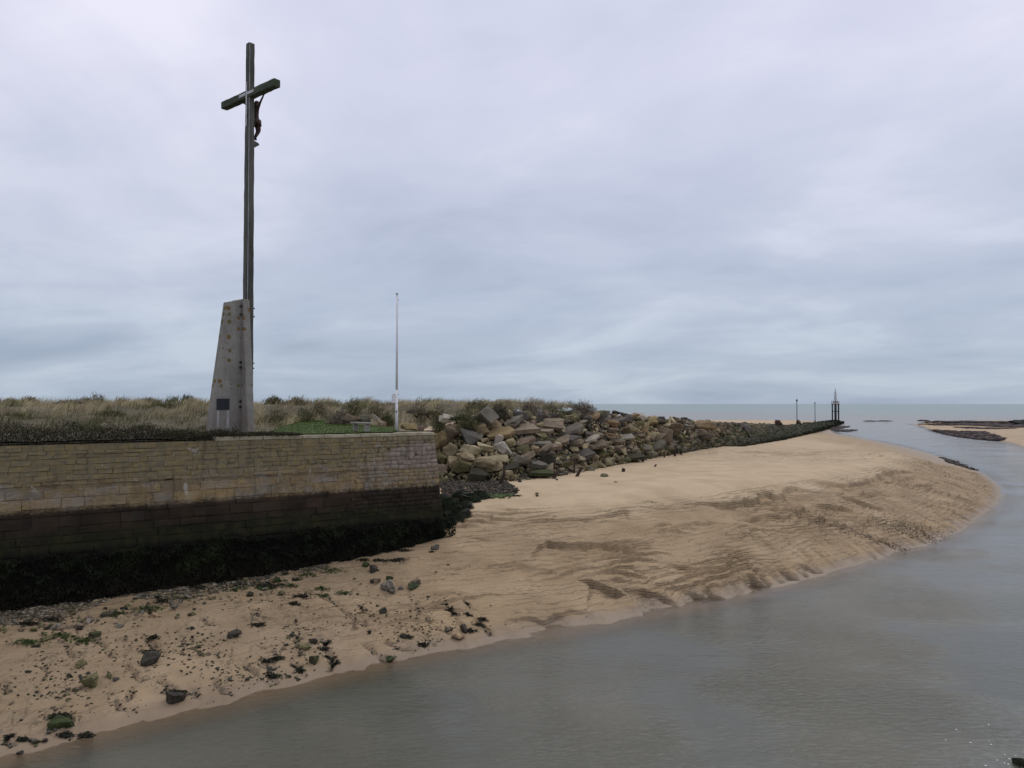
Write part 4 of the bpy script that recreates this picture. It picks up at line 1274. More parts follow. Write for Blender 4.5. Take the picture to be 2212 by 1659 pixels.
# the far and small remainder, too many to count
LOWB = [boulder_mesh(400 + k, 1, 8, .05) for k in range(6)]
TPL = [mesh_np(b) for b in LOWB]
def scatter(items, tpls, name, mat, label, cat, colattr='tint', smooth=False, parent=None):
    """items: (pos, size, euler, colour)"""
    VV, FT, FQ, CC = [], [], [], []
    k = 0
    for (p, size, rot, col) in items:
        V, T, Qd = tpls[int(rk.random() * len(tpls))]
        Rm = np.array(Euler(rot).to_matrix())
        W_ = (V * np.array(size)) @ Rm.T + np.array(p)
        VV.append(W_); FT.append(T + k); FQ.append(Qd + k); CC.append(np.tile(np.array(col), (len(V), 1)))
        k += len(V)
    Fs = [np.concatenate(FT)]
    q4 = np.concatenate(FQ)
    if len(q4): Fs.append(q4)
    me = fast_mesh(name, np.concatenate(VV), Fs, {colattr: np.concatenate(CC)}, smooth)
    return tag(link(name, me, mat, parent), label, cat, None, 'stuff')
rest = [(p, size, rot, jit(PAL[cn], rk)) for (p, size, rot, cn, kd, t, s) in fill[215:]]
# small chips filling the joints
for k in range(3000):
    t = rk.uniform(.4, 7.4); s = rk.uniform(-.03, .95)
    q_ = mound_pt(t, s); sz = rk.uniform(.16, .45)
    cn = 'pale' if 4.9 < t < 6 and rk.random() < .7 else rk.choice(zone_cols(t))
    rest.append((q_ + Vector((0, 0, -.2)), (sz * 1.2, sz, sz * .7), (rk.uniform(-1, 1), rk.uniform(-1, 1), rk.uniform(0, 6)), jit(PAL[cn], rk)))
scatter(rest, TPL, 'jetty_rubble', M['rock_stuff'], 'smaller rubble filling the rock jetty out to the beacon', 'rubble')

# ------------------------------------------------------------------ wooden posts
def post(u, v, hpx, wpx, lean, label):
    p = on_sand(u, v)
    m_hit = on_mound(u, v)
    if abs(lean) < .2 and m_hit is not None and m_hit.y < p.y: p = m_hit - Vector((0, .8, 0))
    k = p.y / 1659
    h = hpx * k; w = wpx * k
    mb = MB()
    rd = random.Random(int(u))
    n = 7
    pb, pt = [], []
    for i in range(n):
        a = i / n * 6.283
        rr_ = w / 2 * rd.uniform(.85, 1.1)
        pb.append(Vector((math.cos(a) * rr_, math.sin(a) * rr_, -.5)))
        pt.append(Vector((math.cos(a) * rr_ * .9, math.sin(a) * rr_ * .9, h * rd.uniform(.9, 1.06))))
    mb.poly_prism(pb, pt)
    o = mb.build('wooden_post', M['timber_dark'], None, loc=p, rot=(rd.uniform(-.05, .05), lean, rd.uniform(0, 1) * 0))
    tag(o, label, 'post', 'old groyne posts along the rubble')
post(1079, 1047, 27, 8.5, .42, 'leftmost dark wooden post, leaning right out of the sand')
post(1196, 1034, 24, 8.5, .55, 'leaning dark post right of the green weedy slab')
post(1246, 1029, 21, 8, .5, 'rightmost of the three leaning posts on the sand')
post(1089, 1023, 28, 6, .03, 'upright weathered post in the rocks behind the leftmost leaning post')
post(1196, 1019, 28, 6, .06, 'upright weathered post behind the green weedy slab')
post(1239, 1015, 27, 5, .02, 'upright post behind the rightmost leaning post')
post(1145, 1013, 18, 5, .02, 'short upright post between the two taller upright posts')
post(1389, 998, 17, 5.5, .08, 'short brown post at the end of the long dark slab')
post(1435, 989, 13, 4, 0, 'thin short post below the steeply tipped grey slab')
post(1458, 987, 12, 6, .03, 'stubby post right of the steeply tipped grey slab')
post(1471, 983, 10, 6, .03, 'rightmost stubby post at the sand edge')
post(1414, 1008, 6, 4, .7, 'tiny leaning stake alone on the sand')
post(1346, 1019, 8, 9, .2, 'small dark stump alone on the sand below the jetty')

# ------------------------------------------------------------------ cross monument
A_DIR = Vector((.78, -.626, 0)).normalized()      # along the arm, to the right and nearer
B_DIR = Vector((-A_DIR.y * -1, -A_DIR.x, 0)); B_DIR = Vector((-.626, -.78, 0)).normalized()
MC = at_y(533.5, 925, 45.0); GZ = 9.25
mon = empty('wayside_cross', (MC.x, MC.y, GZ), math.atan2(A_DIR.y, A_DIR.x))
tag(mon, 'tall dark timber crucifix on a tapering concrete pedestal behind the quay wall', 'cross')
# local frame: x along A_DIR ; y = rotate90(A_DIR) = (-ay, ax) = (.626,.78) = -B_DIR ; so back wing is at -y
def zv(v, d=45.0): return at_y(533.5, v, d).z - GZ
z_pt = zv(650); z_top = zv(95); z_arm = zv(205)
ped = MB()
def tp(pts, z): return [(x, y, z) for x, y in pts]
# cross slab (parallel to the arm)
ped.poly_prism(tp([(-1.29, -.72), (1.29, -.72), (1.29, -.262), (-1.29, -.262)], -.5), tp([(-.57, -.70), (.57, -.70), (.57, -.262), (-.57, -.262)], z_pt))
pedo = ped.build('pedestal', M['concrete'], mon)
bw = MB()
bw.poly_prism(tp([(-.02, -2.70), (.45, -2.70), (.45, -.70), (-.02, -.70)], -.5), [(.0, -1.58, z_pt - .26), (.43, -1.58, z_pt - .26), (.45, -.69, z_pt - .02), (.0, -.69, z_pt - .02)])
bwo = bw.build('buttress', M['concrete'], mon)
for o_b in (pedo, bwo):
    md = o_b.modifiers.new('bevel', 'BEVEL'); md.width = .03; md.segments = 2
# plaque and plaster strips on the buttress side (normal +x)
def on_face(u, v):
    """point of the buttress side face (local y,z)"""
    d = ray(u, v)
    n_ = A_DIR; p0_ = Vector((MC.x, MC.y, 0)) + A_DIR * .452
    k = (p0_ - EYEV).dot(n_) / d.dot(n_) if abs(d.dot(n_)) > 1e-6 else 0
    w_ = EYEV + d * k
    loc = w_ - Vector((MC.x, MC.y, GZ))
    return -loc.dot(B_DIR), loc.z
ya, za = on_face(468, 861); yb, zb_ = on_face(495, 885)
mb = MB(); mb.box((.05, abs(yb - ya), abs(za - zb_)), (.475, (ya + yb) / 2, (za + zb_) / 2), None, .008)
pl = mb.build('plaque', M['plaque'], mon)
for (u0, u1) in ((468, 473), (489, 494.5)):
    y0, z0_ = on_face(u0, 886.5); y1, z1_ = on_face(u1, 924)
    mb = MB(); mb.box((.03, abs(y1 - y0), abs(z1_ - z0_)), (.462, (y0 + y1) / 2, (z0_ + z1_) / 2), None, .006)
    mb.build('plaster_strip', M['concrete_patch'], mon)
# the post in a slight taper with worn edges
def worn_beam(p0, p1, w0, w1, n, seed, name, mat, parent, axis='z'):
    rd = random.Random(seed)
    bm = bmesh.new()
    rings = []
    for i in range(n + 1):
        f = i / n
        w = (w0 + (w1 - w0) * f) / 2
        c = Vector(p0).lerp(Vector(p1), f)
        ring = []
        ch = w * .12
        prof = [(-w, -w + ch), (-w + ch, -w), (w - ch, -w), (w, -w + ch), (w, w - ch), (w - ch, w), (-w + ch, w), (-w, w - ch)]
        for (a, b) in prof:
            ja, jb = rd.uniform(-.012, .012), rd.uniform(-.012, .012)
            if axis == 'z': ring.append(bm.verts.new((c.x + a + ja, c.y + b + jb, c.z)))
            else: ring.append(bm.verts.new((c.x, c.y + a + ja, c.z + b + jb)))
        rings.append(ring)
    for i in range(n):
        for j in range(8):
            k = (j + 1) % 8
            bm.faces.new((rings[i][j], rings[i][k], rings[i + 1][k], rings[i + 1][j]))
    bm.faces.new(list(reversed(rings[0]))); bm.faces.new(rings[-1])
    bmesh.ops.recalc_face_normals(bm, faces=bm.faces)
    me = bpy.data.meshes.new(name); bm.to_mesh(me); bm.free()
    return link(name, me, mat, parent)
worn_beam((0, 0, 0), (0, 0, z_top), .50, .365, 46, 5, 'post', M['timber'], mon)
M['timber_arm'] = simple_mat('weathered_timber_arm', (.034, .042, .027), (.088, .10, .066), 2.5, .9, .6, .02, (.3, .3, 1))
ar = worn_beam((-2.78, 0, z_arm), (2.72, 0, z_arm), .43, .43, 20, 6, 'crossarm', M['timber_arm'], mon, 'x')
# straps on the back (-y) face
yb_ = -.232
mb = MB(); mb.box((.115, .014, zv(180) - zv(275)), (0, yb_ + .0, (zv(180) + zv(275)) / 2))
mb.bm.verts.ensure_lookup_table()
sv1 = mb.build('metal_strap', M['steel'], mon)
mb = MB(); mb.box((1.55, .014, .16), (0, yb_ - .015, z_arm))
sv2 = mb.build('metal_strap', M['steel'], mon)
for dz_ in (-2.0, -1.35, -.65, .62):
    mb = MB(); mb.sphere((0, yb_ - .012, z_arm + dz_), .028, (1, .5, 1), 1); mb.build('strap_bolt', M['bolt'], sv1)
for dx_ in (-.7, 0, .7):
    mb = MB(); mb.sphere((dx_, yb_ - .027, z_arm), .028, (1, .5, 1), 1); mb.build('strap_bolt', M['bolt'], sv2)
# bolts tying the post to the pedestal
for vv in (665, 683, 784, 795, 867, 878):
    zz = zv(vv)
    if vv < 800:
        mb = MB(); mb.tube((.02, .2, zz), (.02, .43, zz), .035, None, 8); mb.tube((.02, .30, zz), (.02, .34, zz), .07, None, 6)
        mb.build('tie_bolt', M['bolt'], mon)
    mb = MB(); mb.tube((.53, -.60, zz), (.53, -.86, zz), .032, None, 8); mb.tube((.53, -.74, zz), (.53, -.79, zz), .075, None, 6)
    mb.build('tie_bolt', M['bolt'], mon)
# lightning wire down the post
mb = MB()
for k in range(24):
    za_, zb2 = z_pt + (z_top - z_pt) * k / 24, z_pt + (z_top - z_pt) * (k + 1) / 24
    wz0 = (.50 + (.365 - .50) * za_ / z_top) / 2; wz1 = (.50 + (.365 - .50) * zb2 / z_top) / 2
    mb.tube((wz0 + .004, -wz0 * .82, za_), (wz1 + .004, -wz1 * .82, zb2), .013, None, 5)
mb.build('lightning_wire', M['steel'], mon)
# carved figure on the seaward face (+y), built as one skinned body
def skin_mesh(name, verts, edges, radii, root=0, sub=2):
    me = bpy.data.meshes.new(name + '_rig'); me.from_pydata(verts, edges, []); me.update()
    o = bpy.data.objects.new(name + '_rig', me); COL.objects.link(o)
    sk = o.modifiers.new('skin', 'SKIN'); sk.use_smooth_shade = True
    for i, r in enumerate(radii):
        me.skin_vertices[0].data[i].radius = (r, r) if isinstance(r, (int, float)) else r
        me.skin_vertices[0].data[i].use_root = (i == root)
    ss = o.modifiers.new('sub', 'SUBSURF'); ss.levels = sub; ss.render_levels = sub
    dg = bpy.context.evaluated_depsgraph_get()
    out = bpy.data.meshes.new_from_object(o.evaluated_get(dg))
    bpy.data.objects.remove(o)
    out.name = name
    return out
fz = zv(300)                                     # feet
K_ = (zv(216) - fz) / 1.80                       # scale of a 1.8 m figure
def fp(x, y, z): return (x * K_, .20 + y * K_, fz + z * K_)
fv = [fp(0, .20, .92), fp(0, .17, 1.10), fp(0, .15, 1.32), fp(0, .17, 1.45), fp(.02, .20, 1.55), fp(.03, .24, 1.66), fp(.03, .23, 1.76),
      fp(.17, .15, 1.44), fp(.44, .10, 1.66), fp(.72, .06, 1.86), fp(.80, .05, 1.92),
      fp(-.17, .15, 1.44), fp(-.44, .10, 1.66), fp(-.72, .06, 1.86), fp(-.80, .05, 1.92),
      fp(.10, .22, .84), fp(.10, .30, .48), fp(.04, .12, .10), fp(.03, .20, .02),
      fp(-.08, .22, .84), fp(-.06, .28, .47), fp(-.02, .10, .10), fp(-.03, .18, .02)]
fe = [(0, 1), (1, 2), (2, 3), (3, 4), (4, 5), (5, 6), (3, 7), (7, 8), (8, 9), (9, 10), (3, 11), (11, 12), (12, 13), (13, 14), (0, 15), (15, 16), (16, 17), (17, 18), (0, 19), (19, 20), (20, 21), (21, 22)]
fr_ = [.145, .125, .15, .13, .058, .095, .085, .075, .052, .04, .032, .075, .052, .04, .032, .098, .068, .042, .036, .098, .068, .042, .036]
fme = skin_mesh('carved_figure', fv, fe, [r * K_ for r in fr_], 0, 1)
fig = link('carved_figure', fme, M['bronze'], mon)
fig['label'] = 'dark rust-brown carved figure hanging on the seaward face'
# hands: palm and five fingers each
for sx in (1, -1):
    mb = MB()
    base_p = Vector(fp(sx * .82, .05, 1.94))
    mb.sphere(base_p, .055 * K_, (1, .55, 1.1), 2)
    for k, (a, l) in enumerate(((-.5, .075), (-.2, .095), (.05, .10), (.3, .085))):
        dirv = Vector((sx * (.65 + a * .5), .25, .75 - a * .5)).normalized()
        mid = base_p + dirv * (.05 + l * .4) * K_
        tip = mid + (dirv + Vector((0, .9, -.2))).normalized() * l * .5 * K_
        mb.tube(base_p + dirv * .03 * K_, mid, .013 * K_, .011 * K_, 6); mb.tube(mid, tip, .011 * K_, .008 * K_, 6)
    td = Vector((sx * .2, .5, 1.0)).normalized()
    mb.tube(base_p + Vector((-sx * .03 * K_, 0, .02 * K_)), base_p + td * .08 * K_, .015 * K_, .010 * K_, 6)
    mb.build('hand', M['bronze'], fig, True)
mb = MB()
for k in range(12):
    a0, a1 = k / 12 * 6.283, (k + 1) / 12 * 6.283
    c_ = Vector(fp(0, .20, .90))
    mb.tube(c_ + Vector((math.cos(a0) * .17, math.sin(a0) * .15, .06)) * K_, c_ + Vector((math.cos(a0) * .19, math.sin(a0) * .17, -.20 - .05 * math.sin(a0 * 3))) * K_, .055 * K_, .05 * K_, 8)
mb.build('loincloth', M['bronze'], fig, True)
mb = MB(); mb.sphere(fp(.03, .19, 1.73), .125 * K_, (.95, 1.0, 1.12), 2)
for k in range(9):
    a = -.2 + k / 8 * 3.5
    q_ = Vector(fp(.03, .16, 1.70)); mb.tube(q_ + Vector((math.cos(a) * .09, -math.sin(a) * .08, 0)) * K_, q_ + Vector((math.cos(a) * .11, -math.sin(a) * .07, -.24)) * K_, .035 * K_, .018 * K_, 6)
mb.build('hair', M['bronze'], fig, True)
mb = MB()
hx = Vector(fp(.03, .315, 1.69))
mb.sphere(hx + Vector((0, .01, 0)), .022 * K_, (.8, 1.3, 1.5), 1); mb.sphere(hx + Vector((-.035 * K_, -.008, .03 * K_)), .014 * K_, (1, .6, .7), 1); mb.sphere(hx + Vector((.035 * K_, -.008, .03 * K_)), .014 * K_, (1, .6, .7), 1)
mb.sphere(hx + Vector((0, -.012, -.05 * K_)), .03 * K_, (1, .6, .35), 1); mb.sphere(hx + Vector((0, -.03, -.10 * K_)), .05 * K_, (.9, .8, 1.1), 1)
mb.build('face', M['bronze'], fig, True)
# crown of thorns points
mb = MB()
for k in range(14):
    a = k / 14 * 6.283; q_ = Vector(fp(.03, .22, 1.775)); e_ = Vector((math.cos(a), math.sin(a), .25 * (-1) ** k))
    mb.tube(q_ + e_ * .10 * K_, q_ + e_ * .17 * K_, .012 * K_, .002, 5)
mb.build('crown', M['bronze'], fig)
# foot bracket
mb = MB(); y_f = .2
mb.poly_prism([(-.16, y_f, zv(319)), (.16, y_f, zv(319)), (.16, y_f, zv(303)), (-.16, y_f, zv(303))], [(-.14, y_f + .38, zv(309)), (.14, y_f + .38, zv(309)), (.14, y_f + .30, zv(305)), (-.14, y_f + .30, zv(305))])
mb.build('foot_bracket', M['timber'], mon)

# ------------------------------------------------------------------ flagpole
fpz = 9.26
FB = at_z(856.5, 932, fpz)
flag = empty('flagpole', FB)
tag(flag, 'slender white flagpole standing on the quay near the wall corner', 'flagpole')
k = FB.y / 1659
ftop = at_y(856, 636, FB.y).z - fpz
mb = MB(); mb.tube((0, 0, -.1), (0, 0, 2.6), .09, .08, 14); mb.build('lower_pole', M['white_paint'], flag, True)
mb = MB(); mb.tube((0, 0, 2.6), (0, 0, ftop), .07, .045, 12); mb.build('upper_pole', M['white_paint'], flag, True)
mb = MB(); mb.tube((0, 0, ftop), (0, 0, ftop + .06), .085, .085, 12); mb.sphere((0, 0, ftop + .08), .06, (1, 1, .6), 2); mb.build('cap', M['grey_box'], flag, True)
mb = MB(); mb.box((.2, .14, .56), (-.2, 0, 2.05), None, .02); bxo = mb.build('halyard_box', M['white_paint'], flag)
for zz in (1.78, 2.32):
    mb = MB(); mb.box((.34, .06, .06), (-.05, 0, zz)); mb.build('bracket', M['bolt'], flag)
mb = MB(); mb.box((.08, .03, .1), (0, -.105, 1.25)); mb.build('cleat', M['bolt'], flag)
mb = MB(); mb.tube((.085, -.02, 2.0), (.06, -.02, ftop - .05), .006, None, 5); mb.build('halyard', M['pale_rail'], flag)
mb = MB(); mb.box((.12, .05, .03), (.05, 0, ftop - .35)); mb.build('pulley_arm', M['bolt'], flag)

# ------------------------------------------------------------------ bench
b0 = at_z(760.4, 932, 9.3); b1 = at_z(800.8, 934, 9.3)
bc = (b0 + b1) / 2
bdir = (b1 - b0); bdir.z = 0
bl = 1.9
bench = empty('stone_bench', (bc.x, bc.y, 9.37), math.atan2(bdir.y, bdir.x))
tag(bench, 'backless grey bench on two legs at the edge of the lawn', 'bench')
mb = MB(); mb.box((bl, .42, .09), (0, 0, .47), None, .015); mb.build('seat', M['bench'], bench)
for sx in (-1, 1):
    mb = MB(); mb.box((.13, .34, .47), (sx * bl * .33, 0, .2), None, .015); mb.build('leg', M['bench'], bench)

# ------------------------------------------------------------------ stones on the quay and dune
def dune_rock(u, v, d, w, h, kd, cn, rot, label, name='boulder', dz=0.0):
    p = at_y(u, v, d)
    W, H = w * d / 1659, h * d / 1659
    add_rock(kd, p + Vector((0, 0, dz)), (W, (W + H) * .45, H), rot, PAL[cn], name, label, 'stones on the dune edge', 'boulder' if name == 'boulder' else 'slab')
dune_rock(762, 908, 56, 42, 24, 'k', 'brown', (0, .5, .2), 'grey-brown wedge-shaped stone behind the left end of the bench')
dune_rock(789, 908, 55.5, 24, 24, 'b', 'grey', (0, 0, .4), 'round grey stone with pale lichen behind the bench')
dune_rock(815, 906, 55, 34, 7, 's', 'white', (0, .75, .1), 'whitish stone beam leaning behind the right end of the bench', 'concrete_slab')
dune_rock(822, 915, 55, 26, 14, 'b', 'tan', (0, .3, .3), 'tan stone under the leaning whitish beam')
dune_rock(884, 921, 56, 38, 17, 'b', 'ochre', (0, .1, .2), 'flat ochre lichened rock in the scrub right of the flagpole')
dune_rock(905, 925, 57, 32, 12, 'b', 'brown', (0, .1, .8), 'low brown rock beside the ochre rock right of the flagpole')
dune_rock(967, 903, 67, 40, 17, 'k', 'white', (.3, .12, .3), 'pale concrete block lying in the scrub on the dune edge')
dune_rock(1051, 902, 73, 44, 40, 's', 'grey', (1.1, .55, .2), 'big grey slab with white lichen leaning in the dune scrub', 'concrete_slab')
dune_rock(1123, 898, 78, 42, 20, 'k', 'slate', (.1, .1, .2), 'dark slate ledge under the crest scrub', 'boulder')
dune_rock(1162, 899, 80, 34, 22, 'k', 'slate', (.1, -.2, .5), 'second dark slate ledge under the crest scrub')
dune_rock(1195, 898, 82, 30, 14, 'k', 'slate', (.1, .2, .1), 'low slate rock under the green crest shrub')

# ------------------------------------------------------------------ dune grass and scrub
def blades(P, H, W, lean, C, curl=.5):
    n = len(P)
    ang = RNG.uniform(0, 6.283, n)
    side = np.stack([np.cos(ang), np.sin(ang) * .4, np.zeros(n)], 1)
    up = np.stack([lean[:, 0], lean[:, 1], np.ones(n)], 1); up /= np.linalg.norm(up, axis=1, keepdims=True)
    H_ = H[:, None]; W_ = W[:, None]
    bendv = np.stack([lean[:, 0], lean[:, 1], -.25 * np.ones(n)], 1)
    a = P; b = P + up * H_ * .55; c = P + up * H_ * .95 + bendv * H_ * curl
    V = np.concatenate([a - side * W_, a + side * W_, b - side * W_ * .7, b + side * W_ * .7, c], 0)
    i = np.arange(n, dtype=np.int32)
    Q = np.stack([i, i + n, i + 3 * n, i + 2 * n], 1); T = np.stack([i + 2 * n, i + 3 * n, i + 4 * n], 1)
    return V, [Q, T], np.tile(C, (5, 1))
STRAW = np.array([.54, .455, .275]); STRAW2 = np.array([.42, .355, .21]); OLIVE = np.array([.135, .135, .058]); PURP = np.array([.155, .118, .088]); DKG = np.array([.045, .06, .022])
nG = 400000
Xg_ = RNG.uniform(-62, 14, nG); Yg_ = RNG.uniform(28, 104, nG)
Qg = q_of(Xg_, Yg_)
ok = inside(Xg_, Yg_, dune_poly) & ((Qg > 7.5) | ((s_of(Xg_, Yg_) < 5.5) & (Qg > 4.2))) & ~inside(Xg_, Yg_, lp) & (np.abs(Xg_ / Yg_) < .78) & (Qg < 40)
edge_k = poly_sd(Xg_, Yg_, KXY)
Xg_, Yg_, Qg, edge_k = Xg_[ok], Yg_[ok], Qg[ok], edge_k[ok]
tus = fbm(Xg_ * .55, Yg_ * .55, 401, 3)
keep = RNG.random(len(Xg_)) < np.clip(.35 + .9 * tus, .12, 1)
Xg_, Yg_, Qg, tus, edge_k = Xg_[keep], Yg_[keep], Qg[keep], tus[keep], edge_k[keep]
Zg_ = dune_h(Xg_, Yg_)
n_ = len(Xg_)
patch_ = fbm(Xg_ * .10, Yg_ * .14, 411, 3); patch2 = fbm(Xg_ * .28, Yg_ * .3, 421, 3)
straw = STRAW * (1 - .5 * RNG.random((n_, 1))) + STRAW2 * .25
gm = sm(patch2 + .6 * patch_, .05, .38)[:, None]; pm = sm(-patch2, .05, .4)[:, None]
lowg = (1 - sm(Qg + 4 * patch2, 11, 18))[:, None] * sm(-Xg_, 15, 21)[:, None]
Cg = straw * (1 - gm) + OLIVE * RNG.uniform(.6, 1.5, (n_, 1)) * gm
Cg = Cg * (1 - pm * .55) + PURP * RNG.uniform(.7, 1.3, (n_, 1)) * pm * .55
Cg = Cg * (1 - lowg * .85) + (OLIVE * .8) * RNG.uniform(.5, 1.2, (n_, 1)) * lowg * .85
Hg = np.clip(.40 + .62 * tus + .18 * RNG.normal(0, 1, n_), .15, 1.1) * (1 - .45 * (1 - sm(Qg, 9, 14)))
lean = np.stack([.38 + .22 * RNG.normal(0, 1, n_), .25 * RNG.normal(0, 1, n_)], 1)
V_, F_, T_ = blades(np.stack([Xg_, Yg_, Zg_ - .03], 1), Hg, RNG.uniform(.010, .024, n_), lean, Cg, .35)
me = fast_mesh('dune_grass', V_, F_, {'tint': T_})
tag(link('dune_grass', me, M['blade']), 'straw-coloured marram grass bent by wind along the dune', 'grass', None, 'stuff')
# lower ground cover under the tall grass
nC = 60000
Xq = RNG.uniform(-60, 12, nC); Yq = RNG.uniform(26, 96, nC)
Qq = q_of(Xq, Yq)
ok = inside(Xq, Yq, dune_poly) & ~inside(Xq, Yq, lp) & (np.abs(Xq / Yq) < .78) & (Qq > .9) & (Qq < 19)
ok &= ~((s_of(Xq, Yq) < 9.5) & (Qq < 3.2))
Xq, Yq, Qq = Xq[ok], Yq[ok], Qq[ok]; n_ = len(Xq)
gmix = np.clip(.5 + .8 * fbm(Xq * .25, Yq * .25, 431, 3), 0, 1)[:, None]
Cq = (OLIVE * .85) * gmix + STRAW2 * .75 * (1 - gmix)
V_, F_, T_ = blades(np.stack([Xq, Yq, dune_h(Xq, Yq) - .02], 1), RNG.uniform(.08, .30, n_), RNG.uniform(.012, .03, n_), np.stack([RNG.normal(.15, .4, n_), RNG.normal(0, .4, n_)], 1), Cq * RNG.uniform(.7, 1.3, (n_, 1)), .2)
me = fast_mesh('quay_turf', V_, F_, {'tint': T_})
tag(link('quay_turf', me, M['blade']), 'rough olive turf between the quay wall and the dune', 'turf', None, 'stuff')
# lawn blades
nL = 26000
Xl = RNG.uniform(min(p[0] for p in lp), max(p[0] for p in lp), nL); Yl = RNG.uniform(min(p[1] for p in lp), max(p[1] for p in lp), nL)
ok = inside(Xl, Yl, lp); Xl, Yl = Xl[ok], Yl[ok]; n_ = len(Xl)
V_, F_, T_ = blades(np.stack([Xl, Yl, dune_h(Xl, Yl) + .02], 1), RNG.uniform(.03, .08, n_), RNG.uniform(.008, .02, n_), RNG.normal(0, .3, (n_, 2)), np.array([.066, .098, .018]) * RNG.uniform(.6, 1.4, (n_, 1)), .2)
me = fast_mesh('lawn_grass', V_, F_, {'tint': T_})
tag(link('lawn_grass', me, M['blade']), 'bright green mown grass between the cross and the bench', 'grass', None, 'stuff')
# dark scrub fringe along the wall edge
nS = 46000
s_ = RNG.uniform(8.5, WALL_L + 6, nS); q_ = RNG.uniform(.0, 1.9, nS)
hmax = interp(s_, [8.5, 11, 14, 17, 24, 33], [.12, .25, .42, .80, .95, .98]) * (.75 + .5 * np.clip(fbm(s_ * .9, q_ * .9, 451, 3) + .4, 0, 1))
over_ = q_ < .5
zz_ = 9.2 + RNG.random(nS) * hmax * (1 - .25 * (q_ / 1.9)) - np.where((q_ < .35) & (s_ > 13), RNG.random(nS) * .22, 0)
P_ = np.stack([WALL_C.x - WDIR.x * s_ + WBACK.x * (q_ - .26), WALL_C.y - WDIR.y * s_ + WBACK.y * (q_ - .26), zz_], 1)
zf = ((zz_ - 9.2) / hmax)[:, None]
gm = np.clip(.5 + .9 * fbm(s_ * .5, q_, 455, 3), 0, 1)[:, None]
Cs = np.array([.050, .040, .030]) * (1 - gm) + np.array([.058, .055, .027]) * gm
Cs = Cs * (1 - .35 * zf) + OLIVE * .8 * .35 * zf
Cs = Cs * RNG.uniform(.4, 1.15, (nS, 1)) * .8
V_, F_, T_ = blades(P_, RNG.uniform(.05, .17, nS), RNG.uniform(.010, .028, nS), RNG.normal(0, .9, (nS, 2)), Cs, .3)
me = fast_mesh('wall_scrub', V_, F_, {'tint': T_})
tag(link('wall_scrub', me, M['blade']), 'dark brown heathy scrub overhanging the top edge of the quay wall', 'scrub', None, 'stuff')
# shrubs
def shrub(u, v, d, wpx, hpx, cols, label, nlf=2600, lean_=.25, wisps=.15, grounded=True):
    p = at_y(u, v, d); k = d / 1659
    ztop_ = at_y(u, v - hpx, d).z
    if grounded: p.z = dune_z(p.x, p.y) - (.40 if u > 930 else .06)
    W, H = wpx * k, max(ztop_ - p.z, .22)
    root = empty('shrub', p); tag(root, label, 'shrub', 'shrubs along the dune edge')
    mb = MB(); rd = random.Random(int(u * 7))
    for i in range(9):
        a = rd.uniform(0, 6.28); e_ = Vector((math.cos(a) * W * .3, math.sin(a) * W * .25, H * rd.uniform(.5, .85)))
        mb.tube((0, 0, -.4), e_, .03, .012, 5)
    mb.build('stem', M['timber_dark'], root)
    th = RNG.uniform(0, 6.283, nlf); ph = np.arccos(RNG.uniform(-.2, 1, nlf)); rr_ = RNG.random(nlf) ** .42
    lum = 1 + .38 * gnoise(th * 1.6, ph * 3, int(u)) + .2 * gnoise(th * 4, ph * 7, int(u) + 3)
    Pq = np.stack([np.cos(th) * np.sin(ph) * W / 2 * rr_ * lum, np.sin(th) * np.sin(ph) * W * .42 * rr_ * lum, np.cos(ph) * H * rr_ * lum * .95], 1)
    ci = RNG.random((nlf, 1)); nzc = np.clip(.5 + gnoise(Pq[:, 0] * 2.2, Pq[:, 2] * 2.6, 5), 0, 1)[:, None]
    Cq_ = (np.array(cols[0]) * (1 - nzc) + np.array(cols[1]) * nzc) * RNG.uniform(.55, 1.45, (nlf, 1))
    Hh = RNG.uniform(.08, .20, nlf); tall = RNG.random(nlf) < wisps; Hh[tall] *= 2.2
    Vq, Fq, Tq = blades(Pq, Hh, RNG.uniform(.012, .032, nlf), np.stack([lean_ + RNG.normal(0, .7, nlf), RNG.normal(0, .6, nlf)], 1), Cq_, .3)
    me = fast_mesh('foliage', Vq, Fq, {'tint': Tq}); link('foliage', me, M['blade'], root)
O1, O2 = (.065, .068, .03), (.14, .135, .062); B1, B2 = (.105, .083, .062), (.21, .17, .125); D1, D2 = (.042, .052, .023), (.085, .10, .042); S1, S2 = (.2, .17, .10), (.30, .25, .15)
shrub(1258, 905, 88, 62, 38, (B1, B2), 'brownish rounded shrub at the right end of the crest scrub', 4200, .2, .3)
shrub(1190, 896, 83, 66, 24, (O1, O2), 'low green shrub between the two brown crest shrubs', 3000, .1, .1)
shrub(1145, 894, 80, 52, 28, (B1, B2), 'brown twiggy shrub left of the low green crest shrub', 3200, .15, .3)
shrub(1085, 893, 79, 62, 30, (S2, S1), 'tall straw-coloured grass clump streaming right on the crest', 3600, .9, .4)
shrub(1035, 897, 77, 75, 34, (O1, S1), 'olive grassy bush above the leaning lichened slab', 4200, .6, .3)
shrub(1010, 915, 72, 60, 36, (D1, O2), 'dark green bush between the pale block and the leaning slab', 3600, .1, .1)
shrub(1080, 912, 74.5, 40, 40, (D1, B1), 'dark scrubby bush right of the leaning lichened slab', 3000, .1, .15)
shrub(948, 900, 69, 36, 22, (D1, O2), 'round dark bush left of the pale concrete block', 2200, .1, .1)
shrub(985, 930, 67, 50, 26, (D1, O1), 'dark green low bush just above the tan boulder', 2600, .1, .05)
shrub(930, 922, 64, 50, 26, (B1, O2), 'brown scrubby bush above the wall corner', 2600, .2, .2)
shrub(900, 912, 63, 44, 22, (B1, B2), 'purplish brown tuft behind the ochre rock by the flagpole', 2400, .3, .3)
shrub(836, 915, 58, 34, 22, (D1, O2), 'dark green tuft left of the flagpole foot', 1800, .2, .1)
